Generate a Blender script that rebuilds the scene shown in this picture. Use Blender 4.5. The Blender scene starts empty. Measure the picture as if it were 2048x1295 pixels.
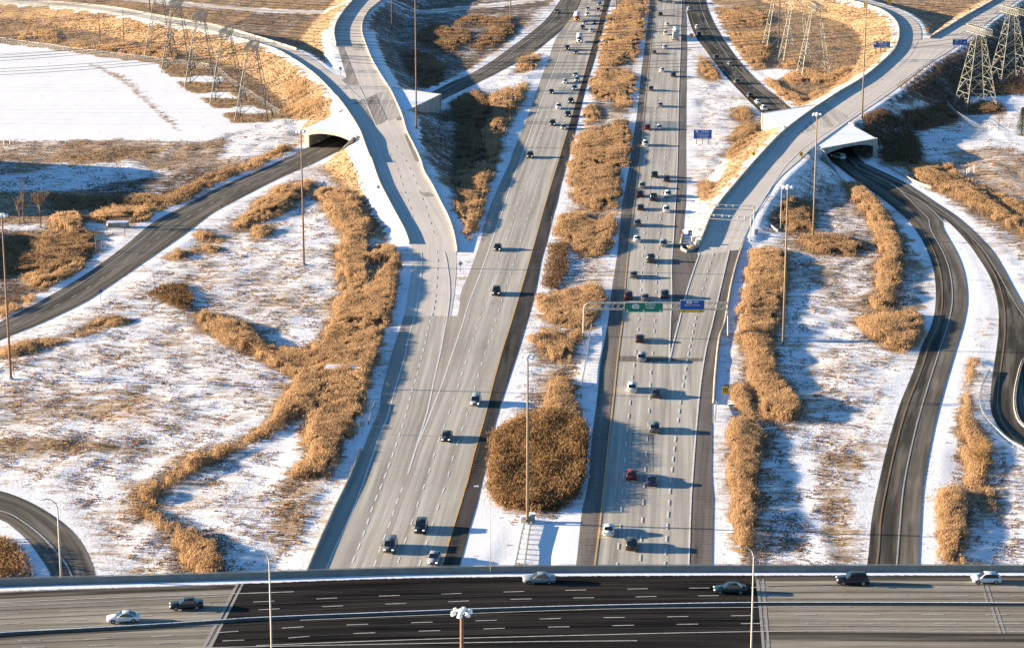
import bpy, bmesh, math, random
import numpy as np
from mathutils import Vector, Matrix
random.seed(7); rng = np.random.default_rng(7)
R = math.radians
scene = bpy.context.scene
COL = scene.collection

# ------------------------------------------------------------------ camera
F = 4650.0; CX, CY = 1024.0, 647.5; CAMH = 128.0; PITCH = R(14.55)
cam_d = bpy.data.cameras.new('camera'); cam = bpy.data.objects.new('camera', cam_d); COL.objects.link(cam)
cam_d.sensor_width = 36.0; cam_d.lens = F / 2048 * 36.0; cam_d.clip_start = 1.0; cam_d.clip_end = 20000
cam.location = (0, 0, CAMH); cam.rotation_euler = (math.pi / 2 - PITCH, 0, 0)
scene.camera = cam
# ------------------------------------------------------------------ light
SUN_EL = R(10.2); SUN_AZ = R(5.5)      # the sun stands low on the left, a little beyond the picture plane
sun_dir = Vector((-math.cos(SUN_EL) * math.cos(SUN_AZ), math.cos(SUN_EL) * math.sin(SUN_AZ), math.sin(SUN_EL)))
sd = bpy.data.lights.new('sun', 'SUN'); sd.energy = 5.0; sd.angle = R(0.5); sd.color = (1.0, 0.83, 0.62)
sun = bpy.data.objects.new('sun', sd); COL.objects.link(sun)
sun.rotation_euler = sun_dir.to_track_quat('Z', 'Y').to_euler(); sun.location = (0, 0, 300)
w = bpy.data.worlds.new('World'); scene.world = w; w.use_nodes = True
nt = w.node_tree; bg = nt.nodes['Background']
sky = nt.nodes.new('ShaderNodeTexSky'); sky.sky_type = 'NISHITA'; sky.sun_disc = False
sky.sun_elevation = SUN_EL; sky.sun_rotation = R(-90 + 5.5); sky.altitude = 200; sky.air_density = 1.0; sky.dust_density = 0.2; sky.ozone_density = 2.0
tm = nt.nodes.new('ShaderNodeVectorMath'); tm.operation = 'MULTIPLY'; tm.inputs[1].default_value = (0.64, 0.97, 1.30)
nt.links.new(sky.outputs[0], tm.inputs[0]); nt.links.new(tm.outputs[0], bg.inputs[0]); bg.inputs[1].default_value = 0.052
scene.view_settings.view_transform = 'Standard'; scene.view_settings.look = 'None'
scene.view_settings.exposure = 1.96; scene.view_settings.gamma = 1.0

# ------------------------------------------------------------------ pixel <-> world
cp, sp = math.cos(PITCH), math.sin(PITCH)
def ray(px, py):
    a = (px - CX) / F; b = (CY - py) / F
    return Vector((a, cp + b * sp, -sp + b * cp))
def at(px, py, z=0.0):
    d = ray(px, py); t = (z - CAMH) / d.z
    return Vector((d.x * t, d.y * t, z))
def zr(y):                                  # rise of the flyover ramps along the picture depth
    t = min(1.0, max(0.0, (y - 566.0) / 106.0)); t = t * t * (3 - 2 * t) * 0.6 + t * 0.4
    return 6.0 * t
def atf(px, py, zf):
    z = 3.0
    for _ in range(25):
        p = at(px, py, z); z = 0.5 * z + 0.5 * zf(p.y)
    return at(px, py, zf(p.y))
def zra(y):
    return 6.0 * min(1.0, max(0.0, (y - 562.0) / 136.0)) ** 1.45
def proj(P):                                # P (n,3) array -> image x, y
    x, y, z = P[:, 0], P[:, 1], P[:, 2] - CAMH
    dep = y * cp - z * sp; up = y * sp + z * cp
    return CX + F * x / dep, CY - F * up / dep
def T(r, c, s):                             # tile coordinates (traced on 4x enlargements) -> source pixels
    oy = (0, 324, 648, 971)[r]; ox = 512 * c
    v = [float(k) for k in s.replace(',', ' ').split()]
    return [(ox + v[i] / 3.996, oy + v[i + 1] / 3.996) for i in range(0, len(v), 2)]
def PX(s):
    v = [float(k) for k in s.replace(',', ' ').split()]
    return [(v[i], v[i + 1]) for i in range(0, len(v), 2)]
def W(pts, z=0.0):
    if callable(z): return [atf(x, y, z) for x, y in pts]
    return [at(x, y, z) for x, y in pts]
def resample(P, n):
    P = [Vector(p) for p in P]
    # Catmull-Rom smoothed polyline sampled at n points equally spaced by length
    Q = []
    for i in range(len(P) - 1):
        p0 = P[max(i - 1, 0)]; p1 = P[i]; p2 = P[i + 1]; p3 = P[min(i + 2, len(P) - 1)]
        d1 = (p2 - p1).length
        m1 = (p2 - p0) * (d1 / max(1e-6, (p2 - p1).length + (p1 - p0).length)) if i > 0 else (p2 - p1)
        m2 = (p3 - p1) * (d1 / max(1e-6, (p3 - p2).length + (p2 - p1).length)) if i < len(P) - 2 else (p2 - p1)
        k = 12
        for j in range(k):
            t = j / k; t2 = t * t; t3 = t2 * t
            Q.append(p1 * (2 * t3 - 3 * t2 + 1) + m1 * (t3 - 2 * t2 + t) + p2 * (-2 * t3 + 3 * t2) + m2 * (t3 - t2))
    Q.append(P[-1])
    L = [0.0]
    for a, b in zip(Q[:-1], Q[1:]): L.append(L[-1] + (b - a).length)
    A = np.array([tuple(q) for q in Q]); L = np.array(L); s = np.linspace(0, L[-1], n)
    return [Vector((np.interp(t, L, A[:, 0]), np.interp(t, L, A[:, 1]), np.interp(t, L, A[:, 2]))) for t in s]
def plen(P): return sum((b - a).length for a, b in zip(P[:-1], P[1:]))

# ------------------------------------------------------------------ objects
def tag(o, label=None, cat=None, group=None, kind=None):
    if label: o['label'] = label
    if cat: o['category'] = cat
    if group: o['group'] = group
    if kind: o['kind'] = kind
    return o
def empty(name, loc, rz=0.0, label=None, cat=None, group=None):
    o = bpy.data.objects.new(name, None); o.empty_display_size = 0.5; COL.objects.link(o)
    o.location = loc; o.rotation_euler = (0, 0, rz); return tag(o, label, cat, group)
def link_mesh(name, me, mats, parent=None):
    o = bpy.data.objects.new(name, me); COL.objects.link(o)
    for m in (mats if isinstance(mats, (list, tuple)) else [mats]):
        if m and len(me.materials) < 8 and m.name not in [k.name for k in me.materials if k]: me.materials.append(m)
    if parent is not None: o.parent = parent
    return o
class MB:
    """collects boxes, bars, prisms; build() links them as one mesh object"""
    def __init__(s): s.v = []; s.f = []; s.mi = []; s.uv = None
    def add(s, vs, fs, mi=0):
        b = len(s.v); s.v += [tuple(q) for q in vs]; s.f += [tuple(b + i for i in f) for f in fs]; s.mi += [mi] * len(fs)
    def box(s, x0, x1, y0, y1, z0, z1, mi=0):
        s.add([(x0, y0, z0), (x1, y0, z0), (x1, y1, z0), (x0, y1, z0), (x0, y0, z1), (x1, y0, z1), (x1, y1, z1), (x0, y1, z1)],
              [(0, 3, 2, 1), (4, 5, 6, 7), (0, 1, 5, 4), (1, 2, 6, 5), (2, 3, 7, 6), (3, 0, 4, 7)], mi)
    def bar(s, a, b, r, r2=None, n=4, mi=0):
        a = Vector(a); b = Vector(b); d = (b - a)
        if d.length < 1e-6: return
        q = d.normalized().to_track_quat('Z', 'Y'); r2 = r if r2 is None else r2
        vs = []
        for p, rr in ((a, r), (b, r2)):
            for k in range(n):
                t = 2 * math.pi * (k + 0.5) / n; vs.append(p + q @ Vector((math.cos(t) * rr, math.sin(t) * rr, 0)))
        fs = [(k, (k + 1) % n, n + (k + 1) % n, n + k) for k in range(n)] + [tuple(range(n - 1, -1, -1)), tuple(range(n, 2 * n))]
        s.add(vs, fs, mi)
    def tube(s, pts, rs, n=6, mi=0):
        for i in range(len(pts) - 1): s.bar(pts[i], pts[i + 1], rs[i], rs[i + 1], n, mi)
    def prism(s, poly, z0, z1, mi=0):
        n = len(poly); vs = [(p[0], p[1], z0) for p in poly] + [(p[0], p[1], z1) for p in poly]
        s.add(vs, [tuple(range(n - 1, -1, -1)), tuple(range(n, 2 * n))] + [(k, (k + 1) % n, n + (k + 1) % n, n + k) for k in range(n)], mi)
    def mesh(s, name, smooth=False):
        me = bpy.data.meshes.new(name); me.from_pydata(s.v, [], s.f); me.polygons.foreach_set('material_index', s.mi)
        if smooth: me.polygons.foreach_set('use_smooth', [True] * len(s.f))
        me.update(); return me
    def build(s, name, mats, parent=None, smooth=False): return link_mesh(name, s.mesh(name, smooth), mats, parent)
def bevel(me, wd, seg=2, ang=0.5):
    bm = bmesh.new(); bm.from_mesh(me); bmesh.ops.remove_doubles(bm, verts=bm.verts, dist=1e-4); bm.normal_update()
    ed = [e for e in bm.edges if len(e.link_faces) == 2 and e.calc_face_angle(0) > ang]
    bmesh.ops.bevel(bm, geom=ed, offset=wd, segments=seg, affect='EDGES', clamp_overlap=True)
    bmesh.ops.recalc_face_normals(bm, faces=bm.faces)
    for f in bm.faces: f.smooth = True
    bm.to_mesh(me); bm.free(); return me

# ------------------------------------------------------------------ materials
def newmat(name):
    m = bpy.data.materials.new(name); m.use_nodes = True; n = m.node_tree
    return m, n, n.nodes['Principled BSDF']
def plain(name, col, rough=0.6, metal=0.0, spec=0.5, emit=None, noise=0.0, nscale=1.5, coat=0.0):
    m, n, b = newmat(name)
    b.inputs['Base Color'].default_value = (*col, 1); b.inputs['Roughness'].default_value = rough
    b.inputs['Metallic'].default_value = metal; b.inputs['Specular IOR Level'].default_value = spec
    if coat: b.inputs['Coat Weight'].default_value = coat; b.inputs['Coat Roughness'].default_value = 0.08
    if emit: b.inputs['Emission Color'].default_value = (*emit[0], 1); b.inputs['Emission Strength'].default_value = emit[1]
    if noise:
        g = n.nodes.new('ShaderNodeNewGeometry'); t = n.nodes.new('ShaderNodeTexNoise'); t.inputs['Scale'].default_value = nscale; t.inputs['Detail'].default_value = 5
        mp = n.nodes.new('ShaderNodeMapRange'); mp.inputs[1].default_value = 0.3; mp.inputs[2].default_value = 0.7; mp.inputs[3].default_value = 1 - noise; mp.inputs[4].default_value = 1 + noise
        mx = n.nodes.new('ShaderNodeVectorMath'); mx.operation = 'SCALE'; mx.inputs[0].default_value = col
        n.links.new(g.outputs['Position'], t.inputs['Vector']); n.links.new(t.outputs['Fac'], mp.inputs[0]); n.links.new(mp.outputs[0], mx.inputs['Scale']); n.links.new(mx.outputs[0], b.inputs['Base Color'])
    return m
def nd(n, typ, **kw):
    o = n.nodes.new(typ)
    for k, v in kw.items():
        if isinstance(k, str) and k.startswith('i'): o.inputs[int(k[1:])].default_value = v
        else: setattr(o, k, v)
    return o
def mrange(n, src, a, b, c, d, clamp=True):
    o = n.nodes.new('ShaderNodeMapRange'); o.clamp = clamp
    for i, v in enumerate((a, b, c, d)): o.inputs[i + 1].default_value = v
    n.links.new(src, o.inputs[0]); return o.outputs[0]
def math2(n, op, a, b):
    o = n.nodes.new('ShaderNodeMath'); o.operation = op
    for i, s in enumerate((a, b)):
        if isinstance(s, (int, float)): o.inputs[i].default_value = s
        else: n.links.new(s, o.inputs[i])
    return o.outputs[0]
def noise(n, vec, scale, detail=4, rough=0.55):
    o = n.nodes.new('ShaderNodeTexNoise'); o.inputs['Scale'].default_value = scale; o.inputs['Detail'].default_value = detail; o.inputs['Roughness'].default_value = rough
    n.links.new(vec, o.inputs['Vector']); return o.outputs['Fac']
def vmul(n, vec, s):
    o = n.nodes.new('ShaderNodeVectorMath'); o.operation = 'MULTIPLY'; o.inputs[1].default_value = s; n.links.new(vec, o.inputs[0]); return o.outputs[0]
def mixc(n, fac, a, b):
    o = n.nodes.new('ShaderNodeMix'); o.data_type = 'RGBA'
    for s, i in ((fac, 0), (a, 6), (b, 7)):
        if isinstance(s, tuple): o.inputs[i].default_value = (*s, 1)
        elif isinstance(s, (int, float)): o.inputs[i].default_value = s
        else: n.links.new(s, o.inputs[i])
    return o.outputs[2]

def road_mat(name, col, streak=0.14, patch=0.12, joint=0.0, jspace=4.6, rough=0.85, ribs=0.0, snowfleck=0.0, tint=None):
    """UV: u along the road in metres, v across in metres"""
    m, n, b = newmat(name); b.inputs['Roughness'].default_value = rough; b.inputs['Specular IOR Level'].default_value = 0.04
    uv = n.nodes.new('ShaderNodeUVMap').outputs[0]; pos = n.nodes.new('ShaderNodeNewGeometry').outputs['Position']
    s1 = noise(n, vmul(n, uv, (0.02, 1.1, 1)), 1.0, 5, 0.6)           # long tyre streaks
    s1b = noise(n, vmul(n, uv, (0.008, 0.55, 1)), 1.0, 3, 0.5); s2 = noise(n, pos, 0.05, 4); s3 = noise(n, pos, 1.2, 5, 0.6)
    f = math2(n, 'ADD', mrange(n, s1, 0.3, 0.7, 1 - streak, 1 + streak), mrange(n, s2, 0.3, 0.7, -patch, patch))
    f = math2(n, 'ADD', f, mrange(n, s1b, 0.38, 0.62, -streak * .6, streak * .6))
    f = math2(n, 'ADD', f, mrange(n, s3, 0.25, 0.75, -0.07, 0.07))
    sep = n.nodes.new('ShaderNodeSeparateXYZ'); n.links.new(uv, sep.inputs[0])
    if joint or ribs:
        def lines(sp_, wd, dark):
            fr = math2(n, 'FRACT', math2(n, 'DIVIDE', sep.outputs[0], sp_), 0)
            return mrange(n, math2(n, 'LESS_THAN', fr, wd / sp_), 0, 1, 0, -dark)
        if joint: f = math2(n, 'ADD', f, lines(jspace, 0.12, joint))
        if ribs: f = math2(n, 'ADD', f, math2(n, 'MULTIPLY', lines(1.5, 0.5, ribs), mrange(n, noise(n, vmul(n, uv, (0.6, 0.5, 1)), 1, 2), 0.35, 0.6, 0, 1)))
    # cracks
    vo = n.nodes.new('ShaderNodeTexVoronoi'); vo.feature = 'DISTANCE_TO_EDGE'; vo.inputs['Scale'].default_value = 0.07
    wv = n.nodes.new('ShaderNodeVectorMath'); wv.operation = 'ADD'
    nz = n.nodes.new('ShaderNodeTexNoise'); nz.inputs['Scale'].default_value = 0.25; n.links.new(pos, nz.inputs['Vector'])
    sc = vmul(n, nz.outputs['Color'], (6, 6, 0)); n.links.new(pos, wv.inputs[0]); n.links.new(sc, wv.inputs[1]); n.links.new(wv.outputs[0], vo.inputs['Vector'])
    f = math2(n, 'ADD', f, math2(n, 'MULTIPLY', mrange(n, vo.outputs['Distance'], 0, 0.006, -0.22, 0), mrange(n, noise(n, pos, 0.03, 2), 0.5, 0.6, 0, 1)))
    c = n.nodes.new('ShaderNodeVectorMath'); c.operation = 'SCALE'; c.inputs[0].default_value = col; n.links.new(f, c.inputs['Scale'])
    out = c.outputs[0]
    if tint:
        out = mixc(n, mrange(n, noise(n, vmul(n, uv, (0.03, 0.5, 1)), 1, 4), 0.45, 0.62, 0, 1), out, tint)
    if snowfleck:
        out = mixc(n, mrange(n, noise(n, vmul(n, pos, (1, 0.6, 1)), 0.9, 5, 0.65), 0.75 - snowfleck, 0.79 - snowfleck, 0, 0.8), out, (0.8, 0.82, 0.86))
    n.links.new(out, b.inputs['Base Color'])
    bp = n.nodes.new('ShaderNodeBump'); bp.inputs['Strength'].default_value = 0.15; bp.inputs['Distance'].default_value = 0.02; n.links.new(s3, bp.inputs['Height']); n.links.new(bp.outputs[0], b.inputs['Normal'])
    return m
M = {}
M['concrete'] = road_mat('concrete_road', (0.60, 0.54, 0.46), 0.08, 0.05, joint=0.08)
M['grey_lane'] = road_mat('grey_lane', (0.42, 0.385, 0.32), 0.24, 0.06, joint=0.05)
M['beige'] = road_mat('beige_asphalt', (0.37, 0.325, 0.26), 0.12, 0.10)
M['dark_shoulder'] = road_mat('dark_shoulder', (0.046, 0.042, 0.038), 0.4, 0.15, ribs=-0.8, tint=(0.08, 0.072, 0.064))
M['mid_shoulder'] = road_mat('mid_shoulder', (0.20, 0.175, 0.145), 0.25, 0.12, ribs=0.3)
M['right_shoulder'] = road_mat('right_shoulder', (0.16, 0.14, 0.12), 0.25, 0.15, ribs=0.2)
M['asphalt'] = road_mat('asphalt', (0.105, 0.094, 0.075), 0.3, 0.15, tint=(0.20, 0.178, 0.142))
M['old_asphalt'] = road_mat('old_asphalt', (0.06, 0.053, 0.042), 0.3, 0.2, tint=(0.155, 0.138, 0.11))
M['wet_asphalt'] = road_mat('wet_asphalt', (0.055, 0.047, 0.04), 0.2, 0.2, rough=0.6, tint=(0.1, 0.088, 0.075))
M['black_top'] = road_mat('black_asphalt', (0.013, 0.0115, 0.0105), 0.75, 0.3, tint=(0.036, 0.031, 0.026))
M['tan_deck'] = road_mat('tan_deck', (0.28, 0.25, 0.195), 0.34, 0.16, tint=(0.20, 0.175, 0.13))
M['joint'] = plain('joint_concrete', (0.30, 0.27, 0.23), 0.8, noise=0.15)
M['service'] = plain('service_road', (0.60, 0.50, 0.38), 0.9, noise=0.1)
M['barrier'] = plain('barrier_concrete', (0.40, 0.36, 0.30), 0.85, noise=0.12, nscale=0.8)
M['wall'] = plain('wall_concrete', (0.42, 0.39, 0.34), 0.85, noise=0.2, nscale=0.5)
M['old_wall'] = plain('parapet_concrete', (0.21, 0.205, 0.18), 0.9, noise=0.15, nscale=0.6); M['shadow_wall'] = plain('shadow_dark_concrete', (0.085, 0.08, 0.07), 0.9, noise=0.2, nscale=0.6)
def wall_mat(name, col):
    m, n, b = newmat(name); b.inputs['Roughness'].default_value = 0.9; b.inputs['Specular IOR Level'].default_value = 0.1; pos = n.nodes.new('ShaderNodeNewGeometry').outputs['Position']
    f = math2(n, 'ADD', mrange(n, noise(n, vmul(n, pos, (0.9, 0.9, 0.07)), 1.0, 5, .65), .3, .7, .6, 1.1), mrange(n, noise(n, pos, .3, 4), .3, .7, -.12, .12))
    c = n.nodes.new('ShaderNodeVectorMath'); c.operation = 'SCALE'; c.inputs[0].default_value = col; n.links.new(f, c.inputs['Scale']); n.links.new(c.outputs[0], b.inputs['Base Color']); return m
M['wall'] = wall_mat('stained_wall_concrete', (0.42, 0.39, 0.34)); M['barrier'] = wall_mat('stained_barrier_concrete', (0.40, 0.36, 0.30))
M['snow'] = plain('snow', (0.84, 0.86, 0.90), 0.6, spec=0.2, noise=0.03)
M['white_paint'] = plain('white_paint', (0.68, 0.65, 0.58), 0.7, noise=0.2, nscale=1.2)
M['deck_paint'] = plain('deck_paint', (0.45, 0.43, 0.38), 0.8, noise=0.25, nscale=1.0); M['worn_yellow'] = plain('worn_yellow', (0.24, 0.15, 0.06), 0.8, noise=0.25); M['worn_paint'] = plain('worn_paint', (0.36, 0.34, 0.30), 0.8, noise=0.25, nscale=1.2); M['yellow_paint'] = plain('yellow_paint', (0.55, 0.33, 0.10), 0.7, noise=0.2, nscale=1.0)
M['steel'] = plain('galvanised_steel', (0.42, 0.42, 0.40), 0.5, metal=0.3)
M['lattice'] = plain('lattice_steel', (0.30, 0.28, 0.22), 0.6, metal=0.1)
M['lattice_dark'] = plain('weathered_lattice', (0.13, 0.125, 0.11), 0.6)
M['tan_pole'] = plain('tan_pole', (0.27, 0.19, 0.11), 0.7, noise=0.1); M['rust'] = plain('brown_weathering_steel', (0.26, 0.135, 0.07), 0.8, noise=0.15)
M['pale_pole'] = plain('pale_pole', (0.50, 0.45, 0.36), 0.6)
M['white_metal'] = plain('white_metal', (0.75, 0.75, 0.74), 0.5)
M['wood'] = plain('pole_wood', (0.16, 0.12, 0.09), 0.9)
M['green_sign'] = plain('green_sign', (0.0, 0.20, 0.10), 0.5)
M['blue_sign'] = plain('blue_sign', (0.0, 0.085, 0.36), 0.5)
M['yellow_sign'] = plain('yellow_sign', (0.75, 0.42, 0.01), 0.5)
M['orange_sign'] = plain('orange_sign', (0.8, 0.2, 0.02), 0.5)
M['black'] = plain('black', (0.015, 0.015, 0.016), 0.6)
M['sign_back'] = plain('sign_back', (0.28, 0.34, 0.34), 0.5)
M['cable'] = plain('cable', (0.09, 0.09, 0.09), 0.6)
M['bark'] = plain('bark', (0.12, 0.075, 0.045), 0.9)
M['twig'] = plain('twig', (0.20, 0.12, 0.06), 0.9)
M['golden_twig'] = plain('golden_twig', (0.38, 0.22, 0.07), 0.9)
M['needle'] = plain('spruce_needles', (0.035, 0.055, 0.025), 0.9)

def ground_mat():
    m, n, b = newmat('snowy_grass'); b.inputs['Roughness'].default_value = 0.8; b.inputs['Specular IOR Level'].default_value = 0.15
    pos = n.nodes.new('ShaderNodeNewGeometry').outputs['Position']
    a1 = n.nodes.new('ShaderNodeAttribute'); a1.attribute_name = 'snow'
    a2 = n.nodes.new('ShaderNodeAttribute'); a2.attribute_name = 'tone'
    str_ = vmul(n, pos, (0.32, 1.0, 1.0))
    n1 = noise(n, str_, 0.45, 6, 0.68); n2 = noise(n, str_, 2.6, 4, 0.7); n0 = noise(n, pos, 0.05, 3)
    v = math2(n, 'ADD', math2(n, 'MULTIPLY', n1, 0.46), math2(n, 'MULTIPLY', n2, 0.32))
    v = math2(n, 'ADD', v, math2(n, 'MULTIPLY', n0, 0.22))          # ~0.5 mean, narrow
    thr = mrange(n, a1.outputs['Fac'], 0, 1, -0.185, 0.17)            # snow cover shifts the threshold
    v2 = math2(n, 'ADD', v, thr)
    fac = mrange(n, v2, 0.455, 0.565, 0, 1)
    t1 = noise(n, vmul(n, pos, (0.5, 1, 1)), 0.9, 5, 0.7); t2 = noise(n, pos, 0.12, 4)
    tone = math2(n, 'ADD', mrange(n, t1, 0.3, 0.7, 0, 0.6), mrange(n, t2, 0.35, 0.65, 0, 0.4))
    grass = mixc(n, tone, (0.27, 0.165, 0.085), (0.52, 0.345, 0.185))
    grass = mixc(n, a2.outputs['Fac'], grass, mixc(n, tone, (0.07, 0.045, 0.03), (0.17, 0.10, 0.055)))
    snow = mixc(n, noise(n, pos, 0.2, 3), (0.80, 0.79, 0.77), (0.89, 0.87, 0.84))
    n.links.new(mixc(n, fac, grass, snow), b.inputs['Base Color'])
    # relief: clods, tussocks and thin snow crust; calmer where the snow is deep
    hgt = math2(n, 'ADD', math2(n, 'MULTIPLY', n1, 0.5), math2(n, 'MULTIPLY', noise(n, pos, 1.4, 5, 0.7), 0.5))
    bp = n.nodes.new('ShaderNodeBump'); bp.inputs['Distance'].default_value = 0.30
    n.links.new(mrange(n, a1.outputs['Fac'], 0.6, 1.0, 1.0, 0.13), bp.inputs['Strength']); n.links.new(hgt, bp.inputs['Height']); n.links.new(bp.outputs[0], b.inputs['Normal'])
    return m
M['ground'] = ground_mat()
def attr_mat(name, attr='tint', rough=0.85, trans=0.0):
    m, n, b = newmat(name); b.inputs['Roughness'].default_value = rough; b.inputs['Specular IOR Level'].default_value = 0.1
    a = n.nodes.new('ShaderNodeAttribute'); a.attribute_name = attr; n.links.new(a.outputs['Color'], b.inputs['Base Color'])
    g_ = n.nodes.new('ShaderNodeNewGeometry'); v1_ = n.nodes.new('ShaderNodeVectorMath'); v1_.operation = 'SCALE'; v1_.inputs['Scale'].default_value = 0.45; n.links.new(g_.outputs['Normal'], v1_.inputs[0])
    v2_ = n.nodes.new('ShaderNodeVectorMath'); v2_.operation = 'ADD'; v2_.inputs[1].default_value = (-0.28, -0.12, 0.62); n.links.new(v1_.outputs[0], v2_.inputs[0]); v3_ = n.nodes.new('ShaderNodeVectorMath'); v3_.operation = 'NORMALIZE'; n.links.new(v2_.outputs[0], v3_.inputs[0]); n.links.new(v3_.outputs[0], b.inputs['Normal'])
    tl = n.nodes.new('ShaderNodeBsdfTranslucent'); n.links.new(a.outputs['Color'], tl.inputs['Color']); mx = n.nodes.new('ShaderNodeMixShader'); mx.inputs[0].default_value = 0.5
    out = [k for k in n.nodes if k.type == 'OUTPUT_MATERIAL'][0]; n.links.new(b.outputs[0], mx.inputs[1]); n.links.new(tl.outputs[0], mx.inputs[2]); n.links.new(mx.outputs[0], out.inputs['Surface']); return m
M['reed'] = attr_mat('reed'); M['tuft'] = attr_mat('dry_grass')

# ------------------------------------------------------------------ traced roads (edges in source pixels)
LAB_L = T(1,1,"940 0 1000 170 1060 290 1140 440 1200 550 1240 655 1245 740 1240 900 1215 1050 1190 1200 1165 1290") + T(2,1,"1090 220 1040 400 1000 560 990 680 900 880 850 1010 760 1240") + T(3,1,"640 200 540 420 440 660 340 900 200 1250")
JOINT = T(0,1,"560 680 660 790 740 900 800 990 850 1080 890 1190 930 1290")
B_LO = PX("-200 -18 -90 -3 0 6 100 12.5 225 27.5 325 47.5 425 65") + T(0,1,"0 350 170 405 320 490 450 580")
B_UP = PX("-200 -24 -90 -9 0 1 100 5 225 17 325 35 425 52") + T(0,1,"0 300 320 400 480 490 600 580 722 625")
A_R = PX("840 -60 800 -30") + T(0,1,"1010 0 900 90 850 180 845 270 880 380 930 500 1000 620 1065 720 1120 830 1165 940 1200 1060 1260 1180 1310 1290") + T(1,1,"1340 90 1400 190 1470 330 1530 450 1575 580 1600 720 1600 850 1590 1000 1570 1150") + PX("895 660 885 700 862 790 838 900 812 980 780 1060 755 1140 715 1230")
A_UP_L = PX("775 -60 740 -30") + T(0,1,"800 0 720 90 650 200 635 290 650 370 670 450 700 540 722 620")
A_L = A_UP_L + PX("697 178") + JOINT[2:] + LAB_L    # A pavement left limit (gore filled)
R1_L = PX("1215 -60 1180 -20 1150 25 1130 52 1110 82") + T(0,2,"300 450 250 580 190 750 120 950 60 1090 0 1240") + T(1,1,"2030 0 1920 240 1830 480 1790 650 1700 900 1640 1040") + PX("918 620 905 665 884 730 860 800 838 860 800 960 760 1060 725 1140 690 1230")
R1_R = PX("1246 -60 1233 -30 1221 0 1214 27 1200.5 79 1187 126 1173 171 1159.5 225.6 1149 270 1135.6 321 1122 369 1113 410") + PX("1108 425 1094.5 479 1083 520 1072 578 1055 639 1038 697 1019 755 992 840 977 907 965 956 953 1009 937 1065 919 1133 890 1230")
W1 = PX("1190 -60 1178 -30 1161 8 1146.5 45 1134 67") + T(0,2,"350 520 270 720 180 960 80 1250") + T(1,1,"2040 170 1990 330 1900 590 1790 900 1700 1130 1650 1295") + PX("902 715 882 773 854.5 843 832 898 816 948")
W1b = PX("806 973.5 792 1008.5 781 1043.5 773 1063.5 759.5 1098.5 747 1135 715 1215")
Y1 = PX("1236 -60 1222 -30") + T(0,2,"740 0 690 200 630 400 560 650 500 850 440 1050 375 1270") + T(1,2,"360 20 260 350 180 640 100 920") + T(2,1,"2035 0 1970 200 1900 450 1820 770 1740 1040 1680 1290") + T(3,1,"1670 20 1640 130 1570 350 1500 590") + PX("858 1215")
R2_L = PX("1312 -60 1306 -30 1300 0") + T(0,2,"1070 300 1030 600 1000 900 955 1200") + T(1,2,"945 0 880 350 845 700 800 1000 765 1290") + T(2,2,"710 300 680 600 640 900 605 1290") + T(3,2,"560 200 510 640") + PX("1135 1215")
R2_R0 = PX("1372 -60 1371 -30 1370 0 1372 40 1374 82") + T(0,2,"1395 600 1390 1200") + T(1,2,"1390 300 1370 560 1380 700") 
R2_R = R2_R0 + PX("1385 512 1420 500 1470 482") + T(1,2,"1860 600 1790 800 1740 1000 1690 1290") + T(2,2,"1650 100 1615 400 1600 600 1600 850 1595 1200") + T(3,2,"1610 100 1600 640") + PX("1422 1215")
Y2 = PX("1321 -60 1315 -30 1311 0 1309 20") + T(0,2,"1110 350 1085 600 1055 900 1030 1200") + T(1,2,"1010 50 975 350 940 600 910 900 885 1250") + T(2,2,"840 300 810 600 770 950 735 1290") + T(3,2,"700 330 660 640") + PX("1176 1215")
W2 = PX("1366 -60 1364.5 -30") + T(0,2,"1355 0 1345 400 1330 800 1320 1290") + T(1,2,"1290 600 1275 800 1275 1100 1265 1290") + T(2,2,"1255 300") 
W2b = T(2,2,"1440 1250 1470 850 1510 450 1550 200 1600 0")[::-1] + T(3,2,"1430 100 1410 640") + PX("1372 1215")
WD_R = PX("2049 0") + T(0,3,"1900 80 1480 350 1150 590 900 760 630 950 300 1170 170 1290") + T(1,2,"2046 240 1960 380 1900 430 1830 480 1750 650 1680 950 1610 1250") + T(2,2,"1600 0")
D_R = PX("2110 -45 2070 -20 2036 0") + T(0,3,"1850 110 1480 390 1300 500 1050 690 880 810 660 960 370 1170 240 1290") + T(1,3,"100 120 0 250") + T(1,2,"1990 330 1950 400 1900 510 1860 600 1790 800 1740 1000")
D_L = T(1,2,"1960 0 1890 80 1780 210 1680 330 1600 450 1540 600 1500 680 1400 1000") 
D1_L = PX("1590 -22 1640 -10 1686 -1") + T(0,3,"760 40 900 85 1010 160 1055 250 1030 390 920 510 760 640 560 760 350 900 140 1060 0 1200")
D1_R = PX("1600 -30 1680 -10") + T(0,3,"800 5 920 40 1060 90 1170 160 1220 230 1225 320 1200 450 1090 600")
D2_L = PX("2060 -45 2030 -22") + T(0,3,"1830 0 1600 130 1420 240 1300 310 1225 320 1090 420 900 560 760 660")
DL_ALL = D1_L + D_L
C_U = PX("-260 765 -120 706 0 644 82 601 170 549 250 491 307 444 370 411 435 376 511 343") + T(0,1,"180 1290 390 1190")
C_LO = PX("-240 800 -110 735 0 679 82 646 175 601 215 574 300 516 375 464 425 426 511 380 574 349 632 324")
C_U2 = PX("860 186 905 163 937 150 987 120 1024 93 1057 69 1091 40 1114 10 1140 -30 1160 -60")
C_L2 = PX("880 202 905 190 952 167 1024 130 1074 100 1099 80 1116 66 1150 30 1172 -10 1192 -60")
C_UM = C_U + PX("616 294") + C_U2
C_LM = C_LO + PX("700 290") + C_L2
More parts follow.
